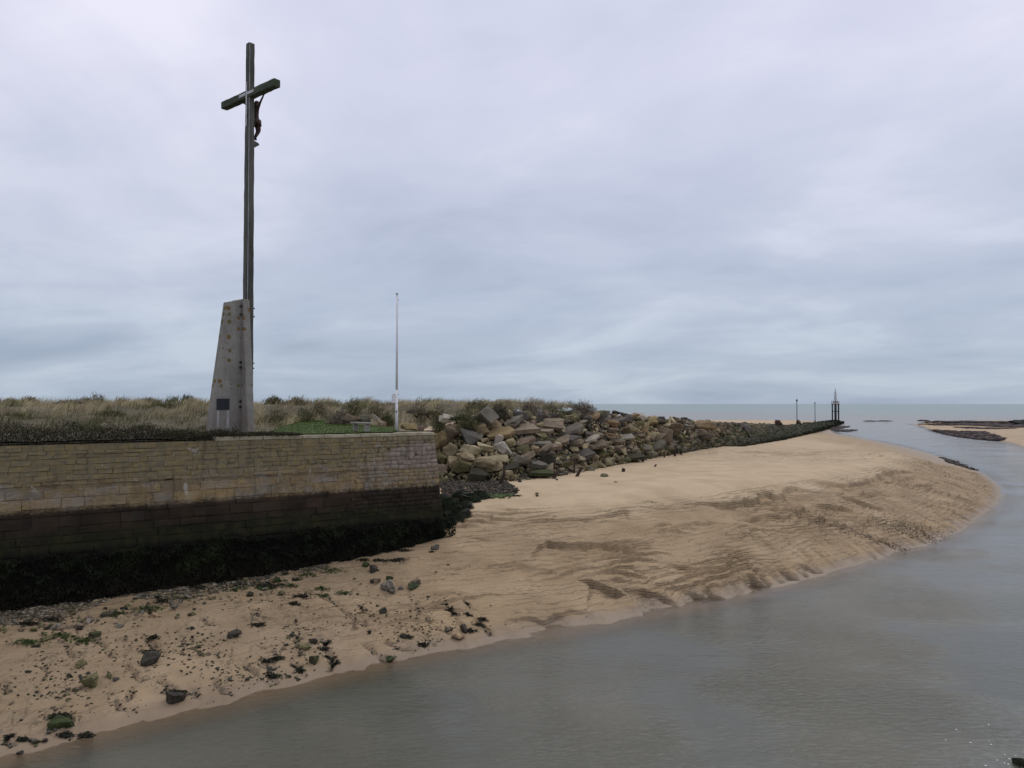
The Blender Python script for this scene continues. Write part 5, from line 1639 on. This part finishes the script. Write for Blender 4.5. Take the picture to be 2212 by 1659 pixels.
shrub(735, 913, 58, 60, 26, (B1, B2), 'purplish brown scrub clump left of the bench stones', 3000, .5, .3)
shrub(1225, 905, 86, 56, 16, (B1, O2), 'low dull scrub patch under the last crest shrub', 2200, .2, .1)
shrub(1110, 905, 78, 40, 18, (D1, O1), 'dark scrub overhanging the slate ledge', 1800, .1, .1)
shrub(405, 872, 70, 34, 19, (O1, (.10, .10, .05)), 'dark green tussock on the dune skyline left of the cross', 2200, .5, .3)
shrub(378, 870, 71, 26, 13, (O1, (.13, .12, .06)), 'smaller dark tussock on the skyline left of the cross', 1500, .5, .3)
shrub(500, 927, 44.0, 26, 12, (D1, O1), 'small dark clump at the foot of the concrete pedestal', 1500, .1, .05)
shrub(108, 905, 58, 34, 16, (D1, O2), 'dark green bush in the pale dune grass at far left', 1600, .2, .1)
shrub(355, 903, 58, 46, 14, (D1, O2), 'spreading dark green bush on the dune slope left of the cross', 1800, .2, .1)

TUS = [('left edge of the photo', 20, 871, 66), ('far left skyline', 62, 869, 67), ('left skyline, left of middle', 185, 868, 70), ('left skyline middle', 210, 866, 72), ('left skyline beyond the spreading bush', 262, 870, 68), ('skyline two steps left of the cross', 320, 868, 70),
       ('skyline just right of the pedestal', 590, 870, 72), ('skyline right of the cross', 640, 868, 73), ('skyline above the lawn', 690, 872, 70), ('skyline above the bench', 762, 871, 72), ('skyline left of the flagpole', 812, 872, 73), ('skyline right of the flagpole', 905, 873, 74)]
for i_, (w_, u_, v_, d_) in enumerate(TUS):
    shrub(u_, v_ + 4, d_, 34 + (i_ * 7) % 18, 11 + (i_ * 5) % 8, (((.15, .13, .075), (.26, .215, .125)) if i_ % 3 else ((.09, .09, .045), (.18, .16, .085))), 'windswept dull grass tussock on the ' + w_, 1500, .9, .85)
for i_, (w_, u_, v_, d_, c_) in enumerate([('low on the dune at the left edge', 30, 912, 50, (D1, O2)), ('low on the dune left of middle', 240, 905, 52, (D1, O2)), ('midway up the dune left of the cross', 300, 892, 60, (B1, B2)), ('midway up the left dune', 150, 888, 60, (B1, B2)), ('on the slope right of the pedestal', 600, 892, 64, (B1, O2)), ('on the slope above the lawn', 660, 893, 63, (D1, O2)), ('dull brown low on the slope beside the lawn', 590, 908, 58, (B1, O2))]):
    shrub(u_, v_, d_, 56, 14, c_, 'low dark scrub patch ' + w_, 1700, .3, .15)

# ------------------------------------------------------------------ algae-covered setts at the foot of the wall corner
apr_uv = [(948, 1040), (1010, 1034), (1050, 1040), (1090, 1040), (1122, 1062), (1100, 1076), (1050, 1078), (1000, 1090), (965, 1105), (955, 1080)]
ap = [on_sand(u, v) for u, v in apr_uv]; apx = [(p.x, p.y) for p in ap]
items = []
for k in range(2600):
    x = rk.uniform(min(p[0] for p in apx), max(p[0] for p in apx)); y = rk.uniform(min(p[1] for p in apx), max(p[1] for p in apx))
    if not inside(np.array([x]), np.array([y]), apx)[0]: continue
    f = gnoise(np.array([x * .5]), np.array([y * .5]), 5)[0]
    gr = (x > -2.5) and (y < 58) and f > -.25
    c = jit((.060, .085, .025), rk, .3) if gr else jit(rk.choice(((.03, .024, .016), (.062, .046, .032), (.085, .064, .045), (.02, .020, .011))), rk, .3)
    items.append(((x, y, sand_h(x, y) + .04), (rk.uniform(.22, .42), rk.uniform(.16, .28), rk.uniform(.10, .2)), (rk.uniform(-.15, .15), rk.uniform(-.15, .15), rk.uniform(-.3, .3) + .59), c))
scatter(items, TPL, 'apron_setts', M['pebble'], 'sloping apron of small setts with green algae below the rock pile', 'stone apron')
# black weed mass around the toe of the corner
items = []
toe_uv = [(960, 1120), (985, 1112), (1000, 1120), (1003, 1100), (975, 1098), (990, 1128), (965, 1140), (950, 1085), (1020, 1085), (1000, 1078), (1040, 1078), (930, 1148), (900, 1158)]
tpos = [on_sand(u, v) for u, v in toe_uv]
for i, p in enumerate(tpos):
    sz = rk.uniform(.8, 1.3)
    items.append((p + Vector((-.1, .3, .1)), (sz * 1.3, sz, sz * .75), (0, 0, rk.uniform(0, 6)), (.012, .014, .008)))
# drop toe stones as individual weed-covered blocks
for i, (p, size, rot, c) in enumerate(items):
    lab = ['nearer', 'lower', 'outermost', 'upper', 'middle', 'front', 'left-hand', 'inner', 'right-hand', 'flat', 'farthest right', 'small', 'leftmost'][i]
    add_rock('p', p, size, rot, c, 'toe_stone', '%s black weed-draped stone at the toe of the wall corner' % lab, 'weedy toe stones', 'boulder')
nT = 9000
ix = RNG.integers(0, len(tpos), nT)
Pc = np.array([[p.x - .1, p.y + .3, p.z + .1] for p in tpos])[ix]
dv = RNG.normal(0, 1, (nT, 3)); dv[:, 2] = np.abs(dv[:, 2]); dv /= np.linalg.norm(dv, axis=1, keepdims=True)
Pt = Pc + dv * np.array([.66, .55, .5]) * RNG.uniform(.8, 1.1, (nT, 1))
D_ = dv * .4 + np.array([0, 0, -1.0]); D_ /= np.linalg.norm(D_, axis=1, keepdims=True)
Ct = np.array([.010, .012, .007]) + np.array([.016, .026, .008]) * RNG.random((nT, 1)) ** 2
V_, F_, T_ = strips(Pt, D_, dv, RNG.uniform(.1, .3, nT), RNG.uniform(.012, .035, nT), Ct, .3)
me = fast_mesh('toe_seaweed', V_, F_, {'tint': T_})
tag(link('toe_seaweed', me, M['weed']), 'glossy black seaweed draped over the stones at the wall corner', 'seaweed', None, 'stuff')

# ------------------------------------------------------------------ stones, weed and pebbles on the bank
def bank_stone(u, v, w, h, kd, cn, label, bury=.32, roll=0.0):
    p = on_sand(u, v + h * .3)
    k = p.y / 1659
    W, H = w * k, h * k * 1.15
    size = (W, W * .8, max(H, .08))
    o = add_rock('p' if kd == 'b' else kd, p + Vector((0, 0, size[2] * (.5 - bury))), size, (rk.uniform(-.15, .15), roll, rk.uniform(0, 6.28) if kd == 'b' else rk.uniform(-.4, .4)), jit(PAL[cn], rk, .1), 'beach_stone', label, 'stones on the sand bank', 'stone')
    return p, W, H
PICKB = [
    (324, 1423, 40, 32, 'b', 'dark', 'big dark weedy rock alone on the left sand bank'), (507, 1374, 30, 22, 'b', 'dark', 'dark pointed rock upper middle of the left bank'),
    (196, 1469, 42, 28, 'b', 'moss', 'rounded grey-green boulder at left of the bank'), (173, 1434, 26, 18, 'b', 'moss', 'mossy stone above the rounded grey-green boulder'),
    (381, 1506, 42, 28, 'b', 'dark', 'dark jagged rock close to the waterline'), (131, 1560, 52, 26, 'b', 'green', 'green weedy rock nearest the bottom left waterline'),
    (236, 1455, 18, 14, 'b', 'moss', 'small stone right of the rounded grey-green boulder'), (252, 1468, 14, 10, 'b', 'grey', 'small grey pebble right of the rounded boulder'), (152, 1460, 14, 11, 'b', 'dark', 'small dark stone left of the rounded boulder'),
    (232, 1328, 26, 7, 's', 'brown', 'flat brown stone below the wall at left'), (205, 1372, 26, 9, 's', 'moss', 'flat greenish stone in the left stony field'),
    (840, 1268, 44, 26, 'b', 'grey', 'largest grey rock below the wall with pale top'), (815, 1257, 20, 12, 'b', 'brown', 'brown stone touching the largest grey rock'), (804, 1258, 12, 9, 'b', 'dark', 'small dark stone left of the brown stone'), (866, 1272, 14, 8, 'b', 'slate', 'small slate stone right of the largest grey rock'),
    (842, 1250, 16, 10, 'b', 'green', 'small bright green stone above the largest grey rock'), (897, 1258, 24, 15, 'b', 'brown', 'rounded brown stone right of the largest grey rock'), (891, 1268, 28, 13, 'b', 'green', 'green weedy stone under the rounded brown stone'),
    (806, 1230, 25, 17, 'b', 'dark', 'dark mossy rock above the largest grey rock'), (789, 1221, 18, 9, 'b', 'green', 'small green stone beside the dark mossy rock'), (939, 1183, 19, 12, 'b', 'slate', 'dark stone alone on sand right of the wall foot'),
    (825, 1325, 20, 14, 'b', 'dark', 'dark stone in the middle of the bank'), (659, 1399, 26, 16, 'b', 'moss', 'olive stone in the lower stony patch'), (680, 1425, 27, 19, 'b', 'moss', 'larger olive stone below the olive one'), (650, 1411, 14, 12, 'b', 'brown', 'small brown stone left of the olive stones'), (677, 1386, 22, 14, 'b', 'dark', 'dark stone above the olive stones'),
    (608, 1282, 19, 9, 'b', 'moss', 'small green-brown stone in the upper stony patch'), (637, 1247, 13, 8, 'b', 'brown', 'small rounded stone near the wall foot'), (798, 1368, 10, 9, 'b', 'dark', 'small upright dark stone mid bank'),
    (1001, 1359, 26, 18, 'b', 'dark', 'dark weedy rock at the end of the furrow'), (990, 1374, 30, 11, 'b', 'tan', 'pale elongated stone beside the dark weedy rock'), (970, 1361, 19, 11, 'b', 'brown', 'brown stone above the pale elongated stone'),
    (842, 1425, 18, 8, 'b', 'green', 'green weedy stone standing in the shallow edge'), (870, 1374, 16, 9, 'b', 'dark', 'small dark stone near the curved furrow'), (1304, 1027, 24, 8, 'b', 'moss', 'flat olive stone on the smooth sand below the posts'), (1160, 1070, 8, 7, 'b', 'moss', 'tiny mossy stone alone on the smooth sand'),
    (1123, 1040, 9, 6, 'b', 'dark', 'tiny dark stone left of the green weedy slab on sand'), (1330, 1041, 8, 3, 'b', 'dark', 'tiny flat dark stone low on the smooth sand'), (1203, 1036, 6, 4, 'b', 'dark', 'tiny dark stone by the second leaning post'),
]
for a in PICKB: bank_stone(*a)
zones = [  # polygon centre u,v, spread u,v, n, size range px, colours, phrase
    (110, 1355, 120, 22, 40, (8, 20), ('moss', 'brown', 'grey', 'dark'), 'in the stony strip under the wall at far left'),
    (330, 1310, 150, 20, 40, (7, 18), ('moss', 'brown', 'grey', 'tan', 'dark'), 'in the stony strip under the wall centre-left'),
    (560, 1262, 90, 14, 30, (7, 18), ('moss', 'green', 'grey', 'dark'), 'in the weedy strip under the wall near the middle'),
    (420, 1400, 46, 26, 40, (5, 12), ('moss', 'dark', 'brown'), 'in the cluster right of the big dark weedy rock'),
    (640, 1385, 46, 26, 26, (5, 13), ('moss', 'dark', 'brown'), 'around the olive stones in the lower patch'),
    (130, 1490, 90, 32, 36, (5, 13), ('moss', 'dark', 'brown'), 'around the rounded grey-green boulder'),
    (100, 1590, 90, 16, 16, (7, 20), ('dark', 'moss', 'slate'), 'close to the waterline at bottom left'),
    (580, 1455, 60, 16, 20, (6, 14), ('dark', 'slate', 'moss'), 'close to the waterline below the olive stones'),
    (800, 1300, 120, 40, 30, (4, 9), ('moss', 'dark', 'green'), 'scattered over the middle of the bank'),
]
for (cu, cv_, du, dvv, n_, (a, b), cols, phrase) in zones:
    for k in range(n_):
        u = cu + max(-2, min(2, rk.gauss(0, .8))) * du * .7; v = cv_ - (u - cu) * .17 + max(-1.6, min(1.6, rk.gauss(0, .8))) * dvv
        w = rk.uniform(a, b); cn = rk.choice(cols)
        hp = 'left' if u < cu - du * .25 else ('right' if u > cu + du * .25 else 'middle')
        vp = 'upper' if v < cv_ - (u - cu) * .17 - dvv * .2 else ('lower' if v > cv_ - (u - cu) * .17 + dvv * .2 else 'centre')
        szw = 'tiny' if w < a + (b - a) * .35 else ('small' if w < a + (b - a) * .7 else 'larger')
        bank_stone(u, v, w, w * rk.uniform(.4, .62), 'b', cn, '%s %s stone, %s %s' % (szw, WORD[cn], '%s %s' % (vp, hp), phrase), .3)
# pebbles along the wall foot
items = []
pcols = [(.165, .13, .083), (.22, .18, .12), (.10, .08, .05), (.06, .052, .034), (.28, .24, .18), (.13, .10, .068), (.06, .06, .028)]
foot = [on_sand(u, v) for u, v in [(-80, 1345), (0, 1322), (200, 1292), (400, 1264), (560, 1238), (700, 1215)]]
for k in range(7500):
    t = rk.random() * 4.99; i = int(t)
    p = foot[i].lerp(foot[i + 1], t - i)
    dd = abs(rk.gauss(0, 1.15)) * (1.0 if t < 4 else .5)
    x = p.x - WBACK.x * dd; y = p.y - WBACK.y * dd
    if gnoise(np.array([x * .45]), np.array([y * .45]), 9)[0] < -.25 and dd > .5: continue
    sz = rk.choice((.04, .05, .06, .08, .11, .15))
    items.append(((x, y, sand_h(x, y) + sz * .12), (sz * 1.4, sz, sz * .55), (rk.uniform(-.3, .3), rk.uniform(-.3, .3), rk.uniform(0, 6)), jit(rk.choice(pcols), rk, .2)))
for k in range(1500):
    cu, cv_, du, dvv = rk.choice([(130, 1480, 130, 70), (420, 1400, 70, 40), (640, 1390, 60, 40), (560, 1290, 110, 26), (840, 1330, 160, 60), (300, 1380, 200, 70), (520, 1460, 90, 30), (900, 1360, 80, 40)])
    u = rk.gauss(cu, du * .6); v = rk.gauss(cv_, dvv * .5)
    p = on_sand(u, v)
    if p.z < .08: continue
    sz = rk.choice((.03, .04, .05, .07, .10))
    items.append((p + Vector((0, 0, sz * .1)), (sz * 1.3, sz, sz * .6), (rk.uniform(-.3, .3), rk.uniform(-.3, .3), rk.uniform(0, 6)), jit(rk.choice(((.05, .040, .025), (.07, .058, .03), (.10, .075, .046), (.035, .038, .016))), rk, .25)))
for k in range(2600):   # gravel fan on the right
    u = rk.gauss(1960, 45); v = 1142 + (u - 1960) * .22 + rk.gauss(0, 9)
    if rk.random() < .4: u = rk.gauss(1850, 60); v = 1150 + (u - 1850) * .36 + rk.gauss(0, 4)
    p = on_sand(u, v); sz = rk.choice((.04, .06, .08, .11))
    items.append((p + Vector((0, 0, sz * .1)), (sz * 1.3, sz, sz * .6), (0, 0, rk.uniform(0, 6)), jit(rk.choice(((.18, .125, .075), (.22, .16, .10), (.33, .28, .21), (.12, .085, .055))), rk, .2)))
for uv in RILLS:
    pp = [on_sand(u, v) for u, v in uv]
    for k in range(9 * (len(pp) - 1)):
        t = rk.random() * (len(pp) - 1.001); i = int(t); q_ = pp[i].lerp(pp[i + 1], t - i)
        x, y = q_.x + rk.gauss(0, .13), q_.y + rk.gauss(0, .13); sz = rk.choice((.03, .05, .07, .10))
        items.append(((x, y, sand_h(x, y) + sz * .1), (sz * 1.4, sz, sz * .6), (0, 0, rk.uniform(0, 6)), jit(rk.choice(((.03, .026, .018), (.055, .045, .03), (.03, .035, .014))), rk, .25)))
TPS = []
for k in range(4):
    mm = boulder_mesh(500 + k, 1, 5, .04); TPS.append(mesh_np(mm))
scatter(items, TPS, 'pebbles', M['pebble'], 'pebbles and grit strewn over the sand bank', 'pebbles', smooth=True)
# weed tufts
def tuft_cloud(spots, name, label, cols, n_each, kind_cat='seaweed'):
    PP, DD, NN, LL, WW, CC = [], [], [], [], [], []
    for (u, v, w, h) in spots:
        p = on_sand(u, v); k = p.y / 1659
        n_ = int(n_each * max(.4, w / 20))
        off_ = RNG.normal(0, .32, (n_, 2)) * np.array([w * k, w * k * .55])
        for a in off_:
            x, y = p.x + a[0], p.y + a[1]
            PP.append((x, y, sand_h(x, y) + .02 + RNG.random() * .06)); CC.append(np.array(cols[RNG.integers(len(cols))]) * RNG.uniform(.6, 1.4))
        d_ = RNG.normal(0, 1, (n_, 3)); d_[:, 2] = np.abs(d_[:, 2]) * .22; DD.append(d_ / np.linalg.norm(d_, axis=1, keepdims=True))
        nn_ = RNG.normal(0, .3, (n_, 3)); nn_[:, 2] -= .6; NN.append(nn_); LL.append(RNG.uniform(.05, .15, n_)); WW.append(RNG.uniform(.015, .04, n_))
    V_, F_, T_ = strips(np.array(PP), np.concatenate(DD), np.concatenate(NN), np.concatenate(LL), np.concatenate(WW), np.array(CC), .4)
    me = fast_mesh(name, V_, F_, {'tint': T_})
    tag(link(name, me, M['weed']), label, kind_cat, None, 'stuff')
BLK = [(.014, .014, .010), (.022, .018, .014), (.02, .024, .012)]; GRN = [(.035, .06, .012), (.05, .075, .02), (.02, .03, .01)]
spots = [(785, 1213, 22, 6), (821, 1211, 22, 10), (857, 1212, 33, 7), (873, 1190, 22, 4), (832, 1192, 14, 5), (651, 1292, 26, 13), (636, 1308, 18, 3), (585, 1266, 50, 8), (557, 1352, 22, 8), (933, 1193, 8, 6), (641, 1254, 14, 6),
         (324, 1412, 30, 10), (381, 1500, 36, 12), (131, 1552, 40, 10), (507, 1372, 18, 8), (1015, 1365, 20, 8), (877, 1377, 20, 6), (915, 1394, 16, 8), (960, 1310, 10, 8), (972, 1320, 12, 8), (983, 1330, 12, 8), (1008, 1310, 8, 8), (1012, 1330, 12, 8), (1042, 1340, 18, 14), (1035, 1352, 20, 10),
         (700, 1405, 16, 10), (712, 1420, 18, 10), (722, 1432, 16, 8), (705, 1390, 16, 8), (580, 1430, 22, 6), (600, 1425, 20, 6), (640, 1440, 16, 8), (648, 1452, 16, 8), (590, 1460, 22, 6), (330, 1258 + 120, 18, 6), (140, 1590, 22, 8), (185, 1590, 22, 5), (50, 1600, 18, 8), (20, 1590, 14, 10), (350, 1300, 20, 6), (430, 1272, 20, 6), (470, 1262, 22, 6), (60, 1350, 30, 8), (110, 1342, 30, 8), (1115, 1072, 20, 5), (1095, 1068, 14, 4)]
tuft_cloud(spots, 'black_weed_tufts', 'clumps of black wrack caught on the sand bank', BLK, 150)
spots = [(695, 1275, 26, 10), (680, 1285, 20, 8), (700, 1290, 24, 8), (600, 1256, 22, 6), (660, 1245, 30, 6), (570, 1272, 30, 6), (630, 1270, 24, 6), (740, 1285, 26, 6), (320, 1318, 40, 6), (250, 1330, 40, 6), (60, 1390, 50, 8), (130, 1375, 40, 8), (400, 1295, 30, 6), (842, 1422, 16, 6), (131, 1556, 30, 8), (180, 1385, 50, 6), (1060, 1068, 60, 8), (1030, 1062, 50, 8), (1085, 1072, 40, 6), (1160, 1067, 6, 4), (720, 1235, 40, 6)]
tuft_cloud(spots, 'green_weed_tufts', 'green weed patches on the stony sand below the wall', GRN, 90)

# ------------------------------------------------------------------ mussel beds and weed banks far off
def bed(poly_uv, n_, sz, name, label, cols, zup=.1):
    items = []
    us = [p[0] for p in poly_uv]; vs = [p[1] for p in poly_uv]
    pu = np.array(poly_uv)
    for k in range(n_):
        u = rk.uniform(min(us), max(us)); v = rk.uniform(min(vs), max(vs))
        if not inside(np.array([u]), np.array([v]), poly_uv)[0]: continue
        p = on_sand(u, v)
        s = sz * rk.uniform(.5, 1.3)
        items.append(((p.x, p.y, max(p.z, 0) + zup * rk.uniform(0, 1)), (s * 1.8, s * 2.6, s * .3), (0, 0, rk.uniform(0, 6)), jit(rk.choice(cols), rk, .2)))
    if items: scatter(items, TPS, name, M['pebble'], label, 'mussel bed', smooth=True)
MUS = [(.050, .030, .028), (.038, .026, .022), (.065, .042, .034)]
bed([(2013, 930), (2045, 931.5), (2120, 934), (2166, 949), (2150, 953), (2095, 947), (2042, 938)], 2600, 1.3, 'near_mussel_bank', 'long dark brown mussel bank edging the channel at far right', MUS, .35)
bed([(1985, 917.2), (2060, 915.5), (2300, 915.5), (2300, 921), (2190, 924), (2150, 922), (2100, 919.5), (2040, 918.5)], 2600, 1.6, 'upper_mussel_bed', 'dark mussel bed along the top of the far sandbank', MUS, .3)
bed([(2060, 922), (2110, 923), (2200, 926), (2140, 927.5), (2080, 925)], 400, 1.0, 'mussel_patch', 'thin dark mussel streaks on the far sandbank', MUS, .1)
bed([(1983, 914), (2040, 911.6), (2130, 911.8), (2300, 913), (2300, 914.2), (2100, 914)], 500, 2.4, 'outer_mussel_spit', 'thin dark weed spit in the water beyond the far sandbank', MUS, .4)
bed([(2195, 913), (2240, 911.5), (2240, 920), (2200, 919)], 160, 2.6, 'dark_mound', 'small blackish mound at the right edge of the far sandbank', [(.018, .018, .016)], 1.4)
bed([(1776, 921.5), (1800, 920.5), (1838, 923), (1815, 928), (1796, 929)], 500, .9, 'jetty_end_weed', 'reddish brown weed patch in the shallows by the jetty end', [(.06, .03, .026), (.045, .028, .024)], .15)
bed([(1800, 930), (1840, 931.5), (1850, 934.5), (1830, 936), (1806, 933)], 300, .8, 'shallow_weed_streak', 'dark weed streaks in the pool below the jetty end', [(.04, .035, .03)], .1)
bed([(2030, 987), (2066, 998), (2092, 1008), (2110, 1017), (2086, 1012), (2046, 998)], 900, .42, 'bank_edge_weed', 'dark weed fringe at the far edge of the sand spit', [(.04, .035, .026), (.055, .045, .032)], .15)
bed([(1870, 915.4), (1920, 914.6), (1922, 915.6), (1872, 916.2)], 60, 2.2, 'floating_weed_line', 'thin dark line of weed in the sea right of the beacon', [(.03, .03, .03)], .1)

# green and black weed cloaking the outer jetty
nJ = 42000
tj = 6.7 + RNG.random(nJ) ** .8 * (NB - 6.72); sj = RNG.uniform(-.25, 1.08, nJ)
PJ = np.array([tuple(mound_pt(t, s)) for t, s in zip(tj, sj)])
kk = np.clip(PJ[:, 1] / 150, .8, 3)
PJ[:, 2] += RNG.uniform(.0, .40, nJ) * kk * .5
gj = np.clip(.45 + .9 * fbm(PJ[:, 0] * .10, PJ[:, 1] * .10, 501, 3) - .5 * sm(sj, .3, .9) + .0, 0, 1)[:, None]
keep = RNG.random(nJ) < sm(tj, 6.8, 8.3) * (1 - .85 * sm(sj, .35, .9) * (1 - sm(tj, 7.9, 8.5)))
CJ = np.array([.011, .013, .008]) * (1 - gj) + np.array([.020, .030, .010]) * gj
dJ = RNG.normal(0, 1, (nJ, 3)); dJ[:, 2] -= .6; dJ /= np.linalg.norm(dJ, axis=1, keepdims=True)
V_, F_, T_ = strips(PJ[keep], dJ[keep], RNG.normal(0, .5, (nJ, 3))[keep], (RNG.uniform(.2, .45, nJ) * kk * .8)[keep], (RNG.uniform(.04, .11, nJ) * kk * .8)[keep], CJ[keep] * RNG.uniform(.6, 1.4, (keep.sum(), 1)), .3)
me = fast_mesh('jetty_seaweed', V_, F_, {'tint': T_})
tag(link('jetty_seaweed', me, M['weed']), 'dark green seaweed cloaking the low outer jetty', 'seaweed', None, 'stuff')
# weed on the low rocks closer in
nJ = 9000
tj = RNG.uniform(4.6, 7.0, nJ); sj = RNG.uniform(-.2, .14, nJ)
PJ = np.array([tuple(mound_pt(t, s)) for t, s in zip(tj, sj)]); PJ[:, 2] += RNG.uniform(.0, .3, nJ)
keep = (fbm(PJ[:, 0] * .2, PJ[:, 1] * .2, 511, 2) + .8 * sm(tj, 5.5, 7)) > .35
dJ = RNG.normal(0, 1, (nJ, 3)); dJ[:, 2] = -.3; dJ /= np.linalg.norm(dJ, axis=1, keepdims=True)
V_, F_, T_ = strips(PJ[keep], dJ[keep], RNG.normal(0, .4, (nJ, 3))[keep], RNG.uniform(.15, .45, nJ)[keep], RNG.uniform(.03, .08, nJ)[keep], (np.array([.03, .042, .014]) * RNG.uniform(.5, 1.5, (nJ, 1)))[keep], .3)
me = fast_mesh('low_rock_weed', V_, F_, {'tint': T_})
tag(link('low_rock_weed', me, M['weed']), 'olive weed along the foot of the jetty rocks', 'seaweed', None, 'stuff')

# ------------------------------------------------------------------ beacon at the jetty end
BD = 430.0
bp = at_y(1805, 910.5, BD)
bz = bp.z
beacon = empty('channel_beacon', (bp.x, bp.y, bz), .35)
tag(beacon, 'black-legged navigation beacon tower standing at the far end of the jetty', 'beacon')
kb = BD / 1659
def bz_(v): return (910.5 - v) * kb
zp_ = bz_(873.5)
mb = MB(); mb.box((7.0, 4.2, .9), (.8, 0, -.2), None, .1); mb.build('base_slab', M['iron_dark'], beacon)
for sx in (-1, 1):
    for sy in (-1, 1):
        mb = MB(); mb.box((.5, .5, zp_), (sx * 1.28, sy * 1.0, zp_ / 2)); mb.build('leg', M['iron_dark'], beacon)
for sy in (-1, 1):
    mb = MB(); mb.box((3.3, .3, .38), (0, sy * 1.0, bz_(888.5))); mb.build('cross_brace', M['iron_dark'], beacon)
for sx in (-1, 1):
    mb = MB(); mb.box((.3, 2.2, .38), (sx * 1.28, 0, bz_(888.5))); mb.build('cross_brace', M['iron_dark'], beacon)
mb = MB(); mb.box((3.3, 2.8, .35), (0, 0, zp_ + .1), None, .05); mb.build('platform', M['iron_dark'], beacon)
mb = MB(); mb.box((3.4, 2.9, .3), (0, 0, zp_ + .45), None, .05); mb.build('platform_kerb', M['pale_rail'], beacon)
for x in (-1.45, -.5, .5, 1.45):
    for y in (-1.2, 1.2):
        mb = MB(); mb.box((.26, .12, 1.35), (x, y, zp_ + 1.2)); mb.build('rail_post', M['iron_red'], beacon)
for y in (-1.22, 1.22):
    mb = MB(); mb.tube((-1.6, y, zp_ + 1.85), (1.6, y, zp_ + 1.85), .05, None, 6); mb.build('handrail', M['pale_rail'], beacon)
zn_, zf_ = bz_(857), bz_(851)
for sx in (-1, 1):
    for sy in (-1, 1):
        mb = MB(); mb.tube((sx * .85, sy * .7, zp_ + .5), (sx * .28, sy * .25, zn_), .11, .10, 6); mb.tube((sx * .28, sy * .25, zn_), (sx * .6, sy * .5, zf_), .10, .09, 6)
        mb.build('lattice_strut', M['iron_red'], beacon)
for zz, hw in ((zp_ + 1.6, .66), (zp_ + 2.8, .46), (zn_ - .3, .34), (zf_, .6)):
    mb = MB(); mb.box((hw * 2.0, hw * 1.7, .12), (0, 0, zz)); mb.build('lattice_ring', M['iron_red'], beacon)
mb = MB(); mb.tube((0, 0, zf_), (0, 0, bz_(842)), .2, .12, 10); mb.build('lamp_column', M['iron_red'], beacon)
mb = MB(); mb.tube((0, 0, bz_(842)), (0, 0, bz_(840.3)), .3, .2, 10); mb.build('lamp', M['green_mark'], beacon)
for sx in (-1, 1):
    mb = MB(); mb.tube((0, 0, zf_ + .2), (sx * .85, 0, bz_(847)), .06, None, 5); mb.tube((sx * .85, 0, bz_(848)), (sx * .9, 0, bz_(844.6)), .09, None, 6); mb.build('aerial', M['pale_rail'], beacon)
mb = MB()
for dy in (-.2, .2): mb.tube((1.95, dy, .2), (1.75, dy, zp_ + 1.7), .07, None, 5)
for i in range(22): mb.tube((1.95 - .2 * i / 22, -.2, .5 + i * .45), (1.95 - .2 * i / 22, .2, .5 + i * .45), .05, None, 5)
mb.build('ladder', M['yellow_rail'], beacon)

def marker(u, v, vtop, d, top, label):
    p = at_y(u, v, d); h = at_y(u, vtop, d).z - p.z
    root = empty('channel_marker', p); tag(root, label, 'marker post')
    mb = MB(); mb.tube((0, 0, -.5), (0, 0, h), .16, .13, 8); mb.build('pole', M['marker'], root)
    mb = MB()
    if top == 'cone': mb.tube((0, 0, h - .1), (0, 0, h + .75), .42, .03, 10)
    else: mb.tube((0, 0, h - .1), (0, 0, h + .45), .24, .24, 10)
    mb.build('topmark', M['green_mark'], root)
    mb = MB(); mb.tube((0, 0, -.5), (0, 0, .5), .32, .26, 8); mb.build('socket', M['iron_dark'], root)
marker(1721.7, 914, 866, 262, 'cone', 'thin marker post with a cone on top, nearer one on the jetty')
marker(1760.7, 911, 871.5, 318, 'can', 'thin marker post with a small can on top, between cone post and beacon')
p = at_y(1726, 912, 262)
add_rock('b', p, (1.9, 1.4, 1.5), (0, .5, .3), (.07, .04, .03), 'boulder', 'dark red pointed rock at the foot of the cone-topped marker', None, 'boulder')
p = at_y(1683, 911.5, 215)
add_rock('b', p + Vector((0, 0, -.2)), (2.3, 1.6, 1.4), (0, .2, .3), (.09, .05, .045), 'boulder', 'reddish rounded rock on top of the jetty where the weed begins', None, 'boulder')

# ------------------------------------------------------------------ foam flecks and an added dark lump for the dark reflection at the near corner
VV, FF = [], []
for k in range(16):
    u = 2212 - abs(rk.gauss(0, 75)); v = 1659 - abs(rk.gauss(0, 36)) - (2212 - u) * .02
    if k < 4: u, v = rk.uniform(2000, 2212), rk.uniform(1540, 1640)
    p = at_z(u, v, .012); a0 = len(VV); r_ = rk.uniform(.008, .028)
    n_ = 7
    for i in range(n_):
        a = i / n_ * 6.283; q_ = r_ * rk.uniform(.6, 1.3); VV.append((p.x + math.cos(a) * q_ * 1.6, p.y + math.sin(a) * q_, .012))
    VV.append((p.x, p.y, .03))
    for i in range(n_): FF.append((a0 + i, a0 + (i + 1) % n_, a0 + n_))
me = fast_mesh('foam_flecks', VV, np.array(FF))
tag(link('foam_flecks', me, M['foam']), 'small white foam flecks drifting at the lower right corner', 'foam', None, 'stuff')
p = at_z(2206, 1650, 0)
add_rock('b', p + Vector((.25, -.1, .05)), (1.0, .8, .5), (0, 0, .4), (.02, .024, .014), 'reflection_lump', 'dark lump added as a stand-in for the dark water reflection at lower right corner', None, 'rock')
